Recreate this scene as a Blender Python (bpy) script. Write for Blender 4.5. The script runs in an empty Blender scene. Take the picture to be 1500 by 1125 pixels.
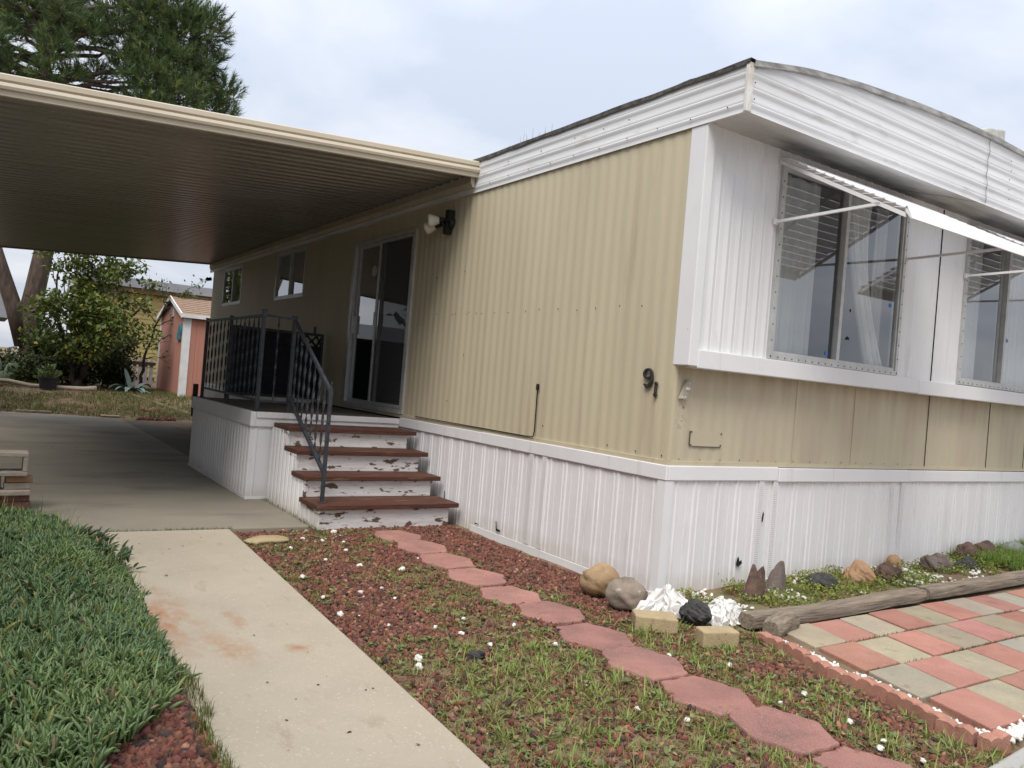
import bpy, math, random
import numpy as np
from mathutils import Vector, Matrix
R = math.radians
random.seed(7); rng = np.random.default_rng(11)
SC = bpy.context.scene
COL = SC.collection

# ------------------------------------------------------------------ camera, sky, sun, exposure
cam = bpy.data.cameras.new('camera'); camo = bpy.data.objects.new('camera', cam); COL.objects.link(camo)
SC.camera = camo
cam.sensor_width = 36.0; cam.lens = 36.0 * 1161.7 / 1500.0
cam.clip_start = 0.05; cam.clip_end = 2000
yaw, pitch, roll = R(33.82), R(0.10), R(4.705)
fw = Vector((math.sin(yaw)*math.cos(pitch), math.cos(yaw)*math.cos(pitch), math.sin(pitch)))
rt = fw.cross(Vector((0, 0, 1))).normalized(); up = rt.cross(fw)
rt2 = math.cos(roll)*rt + math.sin(roll)*up; up2 = -math.sin(roll)*rt + math.cos(roll)*up
camo.matrix_world = Matrix(((rt2.x, up2.x, -fw.x, -3.777), (rt2.y, up2.y, -fw.y, -3.739), (rt2.z, up2.z, -fw.z, 1.301), (0, 0, 0, 1)))

SUN_EL, SUN_AZ = R(57), R(232)          # azimuth clockwise from +Y
sun = bpy.data.lights.new('sun', 'SUN'); sun.energy = 1.6; sun.angle = R(32); sun.color = (1.0, 0.96, 0.90)
suno = bpy.data.objects.new('sun', sun); COL.objects.link(suno)
sd = Vector((math.sin(SUN_AZ)*math.cos(SUN_EL), math.cos(SUN_AZ)*math.cos(SUN_EL), math.sin(SUN_EL)))
suno.rotation_euler = sd.to_track_quat('Z', 'Y').to_euler()

W = bpy.data.worlds.new('World'); SC.world = W; W.use_nodes = True
nt = W.node_tree; nt.nodes.clear()
def wn(t, **k):
    n = nt.nodes.new(t)
    for a, b in k.items(): setattr(n, a, b)
    return n
sky = wn('ShaderNodeTexSky', sky_type='NISHITA', sun_disc=False); sky.sun_elevation = SUN_EL; sky.sun_rotation = SUN_AZ
sky.air_density = 1.0; sky.dust_density = 2.0
tc = wn('ShaderNodeTexCoord'); sep = wn('ShaderNodeSeparateXYZ')
nt.links.new(tc.outputs['Generated'], sep.inputs[0])
def wmath(op, a, b):
    n = wn('ShaderNodeMath', operation=op)
    for i, v in enumerate((a, b)):
        if isinstance(v, (int, float)): n.inputs[i].default_value = v
        else: nt.links.new(v, n.inputs[i])
    return n.outputs[0]
den = wmath('ADD', wmath('MAXIMUM', sep.outputs[2], 0.0), 0.22)
cx_, cy_ = wmath('DIVIDE', sep.outputs[0], den), wmath('DIVIDE', sep.outputs[1], den)
cmb = wn('ShaderNodeCombineXYZ'); nt.links.new(cx_, cmb.inputs[0]); nt.links.new(cy_, cmb.inputs[1])
n1 = wn('ShaderNodeTexNoise'); n1.inputs['Scale'].default_value = 1.15; n1.inputs['Detail'].default_value = 7; n1.inputs['Roughness'].default_value = 0.52; n1.inputs['Distortion'].default_value = 0.25
nt.links.new(cmb.outputs[0], n1.inputs['Vector'])
r1 = wn('ShaderNodeValToRGB'); r1.color_ramp.elements[0].position = 0.38; r1.color_ramp.elements[1].position = 0.66
r1.color_ramp.elements[0].color = (5.35, 5.95, 7.0, 1); r1.color_ramp.elements[1].color = (8.7, 8.65, 9.0, 1)
nt.links.new(n1.outputs[0], r1.inputs[0])
mx = wn('ShaderNodeMix', data_type='RGBA'); mx.inputs[0].default_value = 0.9
nt.links.new(sky.outputs[0], mx.inputs[6]); nt.links.new(r1.outputs[0], mx.inputs[7])
bg = wn('ShaderNodeBackground'); bg.inputs[1].default_value = 0.065
vm = wn('ShaderNodeVectorMath', operation='SCALE'); nt.links.new(mx.outputs[2], vm.inputs[0])      # overcast sky: brighter towards the zenith
nt.links.new(wmath('ADD', wmath('MULTIPLY', wmath('MAXIMUM', sep.outputs[2], 0.0), 0.75), 0.80), vm.inputs['Scale'])
nt.links.new(vm.outputs[0], bg.inputs[0])
wo = wn('ShaderNodeOutputWorld'); nt.links.new(bg.outputs[0], wo.inputs[0])
SC.view_settings.view_transform = 'Standard'; SC.view_settings.look = 'None'
SC.view_settings.gamma = 1; SC.view_settings.exposure = 1.02; SC.view_settings.use_curve_mapping = False

# ------------------------------------------------------------------ materials
MATS = {}
def M(name, c1, c2=None, scale=6.0, rough=0.75, stretch=(1, 1, 1), detail=6.0, lo=0.35, hi=0.65, bump=0.0, bscale=60.0,
      bstretch=(1, 1, 1), metal=0.0, attr=False, spots=None, stain=None, spec=0.35, world=True, trans=0.0):
    """noise-mixed base colour; spots = list of (colour, scale, threshold lo, hi, stretch); attr multiplies the 'col' attribute"""
    if name in MATS: return MATS[name]
    m = bpy.data.materials.new(name); m.use_nodes = True; t = m.node_tree; t.nodes.clear()
    N = t.nodes.new; L = t.links.new
    out = N('ShaderNodeOutputMaterial'); b = N('ShaderNodeBsdfPrincipled'); L(b.outputs[0], out.inputs[0])
    b.inputs['Roughness'].default_value = rough; b.inputs['Metallic'].default_value = metal
    b.inputs['Specular IOR Level'].default_value = spec
    if world:
        g = N('ShaderNodeNewGeometry').outputs['Position']
    else:
        g = N('ShaderNodeTexCoord').outputs['Object']
    def vec(st):
        mp = N('ShaderNodeMapping'); mp.inputs['Scale'].default_value = st; L(g, mp.inputs[0]); return mp.outputs[0]
    def noise(sc, st, det=6.0, ro=0.6):
        n = N('ShaderNodeTexNoise'); n.inputs['Scale'].default_value = sc; n.inputs['Detail'].default_value = det; n.inputs['Roughness'].default_value = ro
        L(vec(st), n.inputs['Vector']); return n.outputs[0]
    def ramp(src, a, c, ca=(0, 0, 0, 1), cc=(1, 1, 1, 1)):
        r = N('ShaderNodeValToRGB'); r.color_ramp.elements[0].position = a; r.color_ramp.elements[1].position = c
        r.color_ramp.elements[0].color = ca; r.color_ramp.elements[1].color = cc; L(src, r.inputs[0]); return r.outputs[0]
    def mix(f, a, c, blend='MIX'):
        n = N('ShaderNodeMix'); n.data_type = 'RGBA'; n.blend_type = blend
        if isinstance(f, float): n.inputs[0].default_value = f
        else: L(f, n.inputs[0])
        for i, v in ((6, a), (7, c)):
            if isinstance(v, tuple): n.inputs[i].default_value = v if len(v) == 4 else (*v, 1)
            else: L(v, n.inputs[i])
        return n.outputs[2]
    if c2 is None: c2 = tuple(x*0.82 for x in c1)
    col = ramp(noise(scale, stretch, detail), lo, hi, (*c1, 1), (*c2, 1))
    for s in (spots or []):
        sc_, ssc, a, c, st = s
        col = mix(ramp(noise(ssc, st), a, c), col, sc_)
    if stain: col = stain(N, L, g, col, mix, noise, ramp)
    if attr:
        at = N('ShaderNodeAttribute'); at.attribute_name = 'col'
        col = mix(1.0, col, at.outputs['Color'], 'MULTIPLY')
    L(col, b.inputs['Base Color'])
    if trans:
        b.inputs['Subsurface Weight'].default_value = 0
        tr = N('ShaderNodeBsdfTranslucent'); L(col, tr.inputs[0]); ms = N('ShaderNodeMixShader'); ms.inputs[0].default_value = trans
        L(b.outputs[0], ms.inputs[1]); L(tr.outputs[0], ms.inputs[2]); L(ms.outputs[0], out.inputs[0])
    if bump:
        bp = N('ShaderNodeBump'); bp.inputs['Strength'].default_value = bump; bp.inputs['Distance'].default_value = 0.01
        L(noise(bscale, bstretch, 5.0), bp.inputs['Height']); L(bp.outputs[0], b.inputs['Normal'])
    MATS[name] = m; return m

def glass_mat(name, tint=(0.8, 0.84, 0.85), clear=0.75):
    m = bpy.data.materials.new(name); m.use_nodes = True; t = m.node_tree; t.nodes.clear(); N = t.nodes.new; L = t.links.new
    out = N('ShaderNodeOutputMaterial'); gl = N('ShaderNodeBsdfGlossy'); gl.inputs['Roughness'].default_value = 0.015; gl.inputs['Color'].default_value = (0.95, 0.97, 1, 1)
    tr = N('ShaderNodeBsdfTransparent'); tr.inputs[0].default_value = (*tint, 1)
    fr0 = N('ShaderNodeLayerWeight'); fr0.inputs[0].default_value = .5; fr = N('ShaderNodeMath'); fr.operation = 'POWER'; fr.inputs[1].default_value = 3.2; L(fr0.outputs['Facing'], fr.inputs[0])
    mu = N('ShaderNodeMath'); mu.operation = 'MULTIPLY_ADD'; mu.inputs[1].default_value = 0.8; mu.inputs[2].default_value = 0.13; mu.use_clamp = True
    L(fr.outputs[0], mu.inputs[0]); ms = N('ShaderNodeMixShader'); L(mu.outputs[0], ms.inputs[0]); L(tr.outputs[0], ms.inputs[1]); L(gl.outputs[0], ms.inputs[2]); L(ms.outputs[0], out.inputs[0])
    return m
def screen_mat(name):
    m = bpy.data.materials.new(name); m.use_nodes = True; t = m.node_tree; t.nodes.clear(); N = t.nodes.new; L = t.links.new
    out = N('ShaderNodeOutputMaterial'); d = N('ShaderNodeBsdfDiffuse'); d.inputs[0].default_value = (0.10, 0.10, 0.105, 1)
    tr = N('ShaderNodeBsdfTransparent'); ms = N('ShaderNodeMixShader'); ms.inputs[0].default_value = 0.42
    L(d.outputs[0], ms.inputs[1]); L(tr.outputs[0], ms.inputs[2]); L(ms.outputs[0], out.inputs[0]); return m

WH = (0.74, 0.73, 0.735)
m_white = M('white_painted_metal', WH, (0.66, 0.65, 0.645), 1.2, 0.45, lo=.4, hi=.8, spots=[((0.48, 0.45, 0.40), 2.2, .60, .85, (3, 3, .5)), ((0.36, 0.33, 0.29), 26, .70, .80, (1, 1, 1))])
m_fascia = M('white_fascia_metal', (0.70, 0.70, 0.705), (0.58, 0.58, 0.575), 2.0, 0.42, stretch=(.4, .4, 6), spots=[((0.42, 0.40, 0.36), 3.0, .58, .82, (1, 1, 5)), ((0.22, 0.20, 0.18), 40, .72, .80, (.6, .6, 3))])
def skirt_stain(N, L, g, col, mix, noise, ramp):
    # mud splash along the ground
    s = N('ShaderNodeSeparateXYZ'); L(g, s.inputs[0])
    r = N('ShaderNodeMapRange'); r.inputs[1].default_value = 0.16; r.inputs[2].default_value = 0.0; L(s.outputs[2], r.inputs[0])
    mu = N('ShaderNodeMath'); mu.operation = 'MULTIPLY'; L(r.outputs[0], mu.inputs[0]); L(noise(9, (1, 1, 1)), mu.inputs[1])
    return mix(mu.outputs[0], col, (0.45, 0.38, 0.30))
m_skirt = M('white_skirting_metal', (0.76, 0.745, 0.75), (0.68, 0.665, 0.665), 1.6, 0.42, stretch=(2, 2, .3), lo=.35, hi=.75, bump=.9, bscale=3.2, bstretch=(2, 2, .6),
            spots=[((0.52, 0.48, 0.44), 3.0, .60, .9, (5, 5, .5)), ((0.30, 0.26, 0.22), 34, .73, .80, (1, 1, .6))], stain=skirt_stain)
m_beige = M('beige_painted_siding', (0.53, 0.468, 0.328), (0.485, 0.424, 0.298), 1.3, 0.6, stretch=(2.5, 2.5, .35), lo=.35, hi=.7,
            spots=[((0.40, 0.31, 0.22), 1.7, .56, .85, (4, 4, .35)), ((0.20, 0.15, 0.10), 45, .745, .79, (1, 1, .7))])
def bay_marks(N, L, g, col, mix, noise, ramp):  # streaky darkening up towards the sill band, plus scuffs
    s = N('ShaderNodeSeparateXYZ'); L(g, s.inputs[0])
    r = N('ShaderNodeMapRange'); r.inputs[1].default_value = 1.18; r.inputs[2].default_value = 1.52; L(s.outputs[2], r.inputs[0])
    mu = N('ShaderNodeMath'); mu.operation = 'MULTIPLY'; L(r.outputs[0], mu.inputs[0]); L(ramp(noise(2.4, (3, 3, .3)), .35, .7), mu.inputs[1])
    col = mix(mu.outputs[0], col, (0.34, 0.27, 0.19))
    for (cx, czz, rx, rz) in ((.10, 1.255, .06, .025), (.085, 1.16, .055, .06)):            # dark scuffs under the bracket
        mp = N('ShaderNodeMapping'); mp.inputs['Location'].default_value = (-cx/rx, 0, -czz/rz); mp.inputs['Scale'].default_value = (1/rx, 0, 1/rz); L(g, mp.inputs[0])
        ln = N('ShaderNodeVectorMath'); ln.operation = 'LENGTH'; L(mp.outputs[0], ln.inputs[0]); rr = N('ShaderNodeMapRange'); rr.inputs[1].default_value = 1.1; rr.inputs[2].default_value = .3; L(ln.outputs['Value'], rr.inputs[0])
        m2 = N('ShaderNodeMath'); m2.operation = 'MULTIPLY'; L(rr.outputs[0], m2.inputs[0]); L(ramp(noise(32, (1, 1, 1)), .5, .64), m2.inputs[1]); col = mix(m2.outputs[0], col, (0.12, 0.11, 0.09))
    return col
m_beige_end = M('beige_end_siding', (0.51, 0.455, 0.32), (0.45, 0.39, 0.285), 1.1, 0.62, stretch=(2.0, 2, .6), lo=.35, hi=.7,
            spots=[((0.44, 0.34, 0.26), 1.1, .52, .8, (2, 2, .7))], stain=bay_marks)
def soffit_stain_shade(N, L, g, col, mix, noise, ramp):      # mildew plus painted-in awning shade, darker towards the wall
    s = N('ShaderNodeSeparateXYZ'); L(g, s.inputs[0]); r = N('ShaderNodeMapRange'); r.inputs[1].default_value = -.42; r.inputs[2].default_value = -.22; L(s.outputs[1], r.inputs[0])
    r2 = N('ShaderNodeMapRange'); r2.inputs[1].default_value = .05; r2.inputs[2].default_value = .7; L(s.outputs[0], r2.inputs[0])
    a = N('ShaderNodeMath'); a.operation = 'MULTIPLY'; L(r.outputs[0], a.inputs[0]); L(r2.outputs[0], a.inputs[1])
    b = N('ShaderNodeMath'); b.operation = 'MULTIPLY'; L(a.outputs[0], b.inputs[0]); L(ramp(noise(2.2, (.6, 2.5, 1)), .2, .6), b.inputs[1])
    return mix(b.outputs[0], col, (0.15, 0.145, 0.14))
m_soffit = M('grey_soffit_metal', (0.66, 0.65, 0.63), (0.50, 0.49, 0.47), 1.2, 0.6, stretch=(.5, 4, 1), spots=[((0.20, 0.19, 0.18), 1.3, .48, .85, (.5, 3, 1))], stain=soffit_stain_shade)
m_cream = M('cream_canopy_metal', (0.60, 0.53, 0.41), (0.54, 0.47, 0.36), 1.5, 0.4, stretch=(.5, 4, 4), spots=[((0.40, 0.32, 0.22), 6, .66, .9, (.5, 3, 6))])
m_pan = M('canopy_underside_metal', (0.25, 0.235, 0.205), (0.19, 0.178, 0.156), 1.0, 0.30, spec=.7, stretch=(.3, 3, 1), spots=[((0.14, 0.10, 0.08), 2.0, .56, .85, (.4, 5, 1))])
m_tar = M('black_roof_tar', (0.035, 0.032, 0.03), (0.12, 0.11, 0.10), 20, 0.9, bump=.5)
m_roof = M('roof_coating', (0.55, 0.55, 0.54), (0.42, 0.42, 0.41), 2, 0.8, bump=.2)
m_alu = M('aluminium_frame', (0.55, 0.55, 0.54), (0.45, 0.45, 0.44), 8, 0.42, metal=.35)
m_dark = M('dark_gap', (0.012, 0.011, 0.010), (0.02, 0.018, 0.016), 5, 0.9)
m_screw = M('dark_screw', (0.06, 0.055, 0.05), None, 30, 0.6)
m_rust = M('rusty_corner_trim', (0.72, 0.71, 0.68), (0.55, 0.50, 0.43), 12, 0.7, stretch=(1, 1, .6), spots=[((0.10, 0.07, 0.05), 14, .6, .75, (1, 1, 1))])
m_iron = M('black_wrought_iron', (0.022, 0.026, 0.033), (0.05, 0.056, 0.066), 25, 0.5, bump=.15, bscale=120)
m_lattice = M('black_panel', (0.010, 0.011, 0.015), (0.02, 0.02, 0.025), 10, 0.8)
m_deckfloor = M('weathered_deck_floor', (0.17, 0.145, 0.12), (0.10, 0.085, 0.07), 3, 0.85, stretch=(1, 6, 1), bump=.3)
m_tread = M('brown_stained_wood', (0.115, 0.040, 0.024), (0.055, 0.023, 0.015), 6, 0.6, stretch=(1.2, 22, 22), bump=.5, bscale=14, bstretch=(1, 25, 25), spots=[((0.20, 0.13, 0.075), 2.4, .56, .72, (1.2, 9, 9))])
m_peel = M('peeling_white_paint', (0.76, 0.74, 0.73), (0.62, 0.59, 0.57), 5, 0.75, stretch=(1, 4, 10), bump=.3, bscale=20, bstretch=(1, 1, 8),
           spots=[((0.13, 0.085, 0.06), 5.2, .575, .60, (1.3, 1, 3.0)), ((0.24, 0.17, 0.13), 24, .64, .67, (.4, 1, 3.5))])
def walk_stain(N, L, g, col, mix, noise, ramp):
    for (x, y, rx, ry, c) in ((-2.93, 0.42, .20, .75, (0.36, 0.17, 0.085)), (-2.74, -.1, .12, .3, (0.36, 0.18, 0.09)), (-2.45, -.18, .10, .09, (0.33, 0.15, 0.07)), (-2.62, .33, .06, .25, (0.34, 0.18, 0.10))):
        mp = N('ShaderNodeMapping'); mp.inputs['Location'].default_value = (-x/rx, -y/ry, 0); mp.inputs['Scale'].default_value = (1/rx, 1/ry, 0); L(g, mp.inputs[0])
        ln = N('ShaderNodeVectorMath'); ln.operation = 'LENGTH'; L(mp.outputs[0], ln.inputs[0])
        rr = N('ShaderNodeMapRange'); rr.inputs[1].default_value = 1.0; rr.inputs[2].default_value = 0.1; L(ln.outputs['Value'], rr.inputs[0])
        mu = N('ShaderNodeMath'); mu.operation = 'MULTIPLY'; mu.use_clamp = True; L(rr.outputs[0], mu.inputs[0])
        L(ramp(noise(11, (1, .6, 1)), .38, .66), mu.inputs[1]); col = mix(mu.outputs[0], col, c)
    return col
m_walk = M('pale_concrete_walk', (0.435, 0.378, 0.29), (0.365, 0.315, 0.24), 1.6, 0.9, lo=.3, hi=.7, bump=.35, bscale=130,
           spots=[((0.32, 0.26, 0.19), 7, .60, .76, (1.6, .5, 1)), ((0.56, 0.51, 0.42), 90, .60, .72, (1, 1, 1)), ((0.14, 0.11, 0.08), 24, .725, .77, (1, 1, 1))], stain=walk_stain)
m_slab = M('grey_concrete_slab', (0.285, 0.255, 0.20), (0.215, 0.19, 0.15), .9, 0.85, lo=.3, hi=.7, bump=.25, bscale=120,
           spots=[((0.13, 0.115, 0.10), 1.1, .52, .78, (.6, 1.6, 1)), ((0.30, 0.22, 0.16), 2.6, .62, .8, (1, 2, 1)), ((0.08, 0.07, 0.06), 16, .72, .78, (1, 1, 1))])
m_street = M('street_concrete', (0.40, 0.39, 0.36), (0.33, 0.32, 0.30), 2, 0.9, bump=.4, bscale=150, spots=[((0.2, 0.19, 0.17), 12, .64, .75, (1, 1, 1))])
m_soil = M('brown_soil', (0.150, 0.098, 0.066), (0.215, 0.150, 0.095), 7, 0.95, bump=.9, bscale=45, spots=[((0.12, 0.13, 0.045), 1.3, .5, .66, (1, 1, 1)), ((0.22, 0.16, 0.10), 30, .60, .72, (1, 1, 1)), ((0.12, 0.035, 0.025), 2.2, .55, .7, (1, 1, 1))])
m_lava = M('red_lava_gravel', (1, 1, 1), (0.75, 0.72, 0.72), 90, 0.95, attr=True, bump=.5, bscale=160)
m_leaf = M('weed_leaf', (1, 1, 1), (0.8, 0.85, 0.75), 20, 0.55, attr=True, trans=.25)
m_succ = M('ice_plant_leaf', (1, 1, 1), (0.86, 0.9, 0.86), 12, 0.38, attr=True, spec=.45)
m_foliage = M('tree_leaf', (1, 1, 1), (0.7, 0.75, 0.65), 3, 0.5, attr=True, trans=.28)
m_needle = M('pine_needle', (1, 1, 1), (0.75, 0.8, 0.7), 2, 0.6, attr=True, trans=.12)
m_bark = M('pine_bark', (0.13, 0.09, 0.07), (0.055, 0.04, 0.033), 5, 0.95, stretch=(3, 3, .6), bump=1.0, bscale=9, bstretch=(3, 3, .6))
m_twig = M('dark_twig', (0.06, 0.045, 0.035), (0.035, 0.028, 0.022), 10, 0.9)
m_hex = M('pink_concrete', (0.40, 0.195, 0.160), (0.32, 0.150, 0.125), 5, 0.92, bump=.6, bscale=150, spots=[((0.22, 0.12, 0.105), 3.2, .45, .72, (1, 1, 1)), ((0.52, 0.34, 0.28), 210, .56, .66, (1, 1, 1)), ((0.15, 0.085, 0.075), 170, .60, .70, (1, 1, 1)), ((0.20, 0.12, 0.09), 12, .60, .75, (1, 1, 1))], attr=True)
m_pred = M('red_paver', (0.44, 0.215, 0.17), (0.38, 0.185, 0.145), 6, 0.92, bump=.6, bscale=150, spots=[((0.35, 0.16, 0.125), 2.6, .45, .7, (1, 1, 1)), ((0.55, 0.34, 0.28), 200, .57, .67, (1, 1, 1)), ((0.20, 0.11, 0.09), 160, .62, .72, (1, 1, 1)), ((0.24, 0.14, 0.11), 8, .60, .76, (1, 1, 1))], attr=True)
m_ptan = M('tan_paver', (0.40, 0.335, 0.235), (0.33, 0.285, 0.205), 6, 0.92, bump=.6, bscale=150, spots=[((0.30, 0.27, 0.20), 2.6, .45, .7, (1, 1, 1)), ((0.52, 0.48, 0.39), 200, .57, .67, (1, 1, 1)), ((0.17, 0.15, 0.12), 160, .62, .72, (1, 1, 1)), ((0.19, 0.165, 0.115), 8, .60, .76, (1, 1, 1))], attr=True)
m_edge = M('terracotta_edging', (0.43, 0.215, 0.155), (0.34, 0.165, 0.12), 10, 0.92, bump=.5, bscale=130, spots=[((0.50, 0.34, 0.26), 60, .62, .72, (1, 1, 1)), ((0.15, 0.09, 0.06), 9, .6, .75, (1, 1, 1))])
m_timber = M('weathered_grey_timber', (0.29, 0.235, 0.175), (0.15, 0.12, 0.095), 4, 0.92, stretch=(1.0, 14, 14), bump=1.0, bscale=6, bstretch=(1.0, 16, 16), spots=[((0.05, 0.04, 0.032), 4, .60, .70, (.8, 13, 13))])
m_tanbrick = M('tan_block', (0.42, 0.33, 0.19), (0.35, 0.27, 0.16), 9, 0.92, bump=.6, bscale=110, spots=[((0.2, 0.16, 0.1), 18, .62, .75, (1, 1, 1))])
m_oldbrick = M('old_red_brick', (0.22, 0.10, 0.075), (0.15, 0.075, 0.06), 12, 0.95, bump=.6, bscale=70, spots=[((0.36, 0.28, 0.22), 12, .60, .72, (1, 1, 1))])
m_obrick = M('orange_brick', (0.33, 0.19, 0.10), (0.25, 0.15, 0.09), 12, 0.95, bump=.6, bscale=70, spots=[((0.08, 0.06, 0.04), 14, .62, .7, (1, 1, 1))])
m_cmu = M('grey_cinder_block', (0.36, 0.31, 0.255), (0.28, 0.245, 0.20), 10, 0.95, bump=.8, bscale=90)
m_rocktan = M('tan_boulder', (0.40, 0.27, 0.14), (0.25, 0.17, 0.10), 7, 0.85, bump=.6, bscale=30, spots=[((0.13, 0.10, 0.07), 12, .58, .7, (1, 1, 1)), ((0.46, 0.40, 0.30), 16, .62, .74, (1, 1, 1))])
m_rockgrey = M('grey_boulder', (0.27, 0.215, 0.17), (0.16, 0.13, 0.105), 8, 0.85, bump=.6, bscale=30, spots=[((0.40, 0.36, 0.30), 14, .60, .7, (1, 1, 1)), ((0.08, 0.065, 0.05), 12, .62, .7, (1, 1, 1))])
m_rockblack = M('black_lava_rock', (0.030, 0.029, 0.029), (0.075, 0.072, 0.07), 22, 0.9, bump=1.0, bscale=60)
m_rockbrown = M('brown_jagged_rock', (0.15, 0.09, 0.065), (0.065, 0.045, 0.038), 11, 0.9, bump=.9, bscale=35, spots=[((0.25, 0.19, 0.15), 16, .62, .72, (1, 1, 1))])
m_rockmauve = M('grey_upright_rock', (0.21, 0.165, 0.145), (0.12, 0.095, 0.085), 10, 0.9, stretch=(1, 1, .4), bump=.8, bscale=35)
m_rockorange = M('orange_rock', (0.42, 0.25, 0.13), (0.30, 0.19, 0.12), 10, 0.9, bump=.8, bscale=40)
m_rocklight = M('pale_grey_rock', (0.24, 0.25, 0.24), (0.17, 0.18, 0.175), 14, 0.9, bump=.6, bscale=50)
m_chalk = M('white_stone', (0.78, 0.76, 0.70), (0.62, 0.59, 0.52), 30, 0.9, bump=.4, bscale=80)
m_plastic = M('white_plastic_bag', (0.83, 0.82, 0.79), (0.72, 0.70, 0.66), 14, 0.45, bump=.5, bscale=40, trans=.15, spots=[((0.42, 0.36, 0.30), 9, .62, .75, (1, 1, 1))])
m_shed = M('salmon_shed_siding', (0.44, 0.205, 0.15), (0.38, 0.175, 0.13), 2, 0.8, stretch=(4, 4, .5))
m_shedtrim = M('white_trim_board', (0.74, 0.74, 0.74), None, 3, 0.7)
m_shingle = M('tan_shingle', (0.32, 0.215, 0.15), (0.24, 0.165, 0.12), 12, 0.95, bump=.6, bscale=30)
m_yellow = M('yellow_lap_siding', (0.62, 0.50, 0.20), (0.55, 0.44, 0.18), 2, 0.75)
m_brownband = M('brown_roof_band', (0.24, 0.14, 0.09), None, 3, 0.85)
m_greyeave = M('pale_grey_eave', (0.50, 0.51, 0.53), None, 3, 0.6)
m_fence = M('faded_white_picket', (0.40, 0.38, 0.38), (0.26, 0.25, 0.25), 6, 0.9, stretch=(4, 4, .5))
m_agave = M('blue_agave_leaf', (0.155, 0.215, 0.195), (0.11, 0.165, 0.15), 8, 0.55)
m_cactus = M('cactus_pad', (0.20, 0.26, 0.17), (0.15, 0.21, 0.14), 10, 0.65)
m_pot = M('black_nursery_pot', (0.018, 0.018, 0.019), None, 10, 0.6)
m_palewood = M('bleached_wood', (0.38, 0.32, 0.24), (0.27, 0.22, 0.165), 6, 0.9, stretch=(1, 6, 6), bump=.5, bscale=20)
m_lampwhite = M('white_lamp_glass', (0.72, 0.71, 0.62), (0.66, 0.65, 0.56), 10, 0.3)
m_lampbase = M('black_lamp_base', (0.014, 0.013, 0.015), None, 10, 0.5)
m_curtain = M('white_sheer_curtain', (0.88, 0.86, 0.82), (0.76, 0.73, 0.69), 3, 0.8, stretch=(8, 8, .4), trans=.1)
m_drape = M('grey_drape', (0.50, 0.49, 0.47), (0.44, 0.43, 0.42), 3, 0.85, stretch=(8, 8, .4))
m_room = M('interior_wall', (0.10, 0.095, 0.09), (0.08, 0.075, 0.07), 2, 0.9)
m_blue = M('blue_sticker', (0.06, 0.20, 0.55), None, 10, 0.5)
m_teal = M('teal_ornament', (0.05, 0.20, 0.25), (0.03, 0.12, 0.16), 12, 0.6)
m_number = M('dark_bronze_numeral', (0.020, 0.020, 0.020), (0.05, 0.05, 0.048), 60, 0.42)
m_tan = M('tan_metal_bracket', (0.40, 0.36, 0.28), None, 20, 0.5)
m_greyhome = M('pale_blue_siding', (0.42, 0.47, 0.47), None, 2, 0.8)
m_greyroof = M('grey_shingle_roof', (0.12, 0.12, 0.125), None, 8, 0.9)
m_red = M('red_plastic', (0.5, 0.05, 0.04), None, 10, .5)
m_glass = glass_mat('window_glass'); m_screen = screen_mat('insect_screen')

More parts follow.
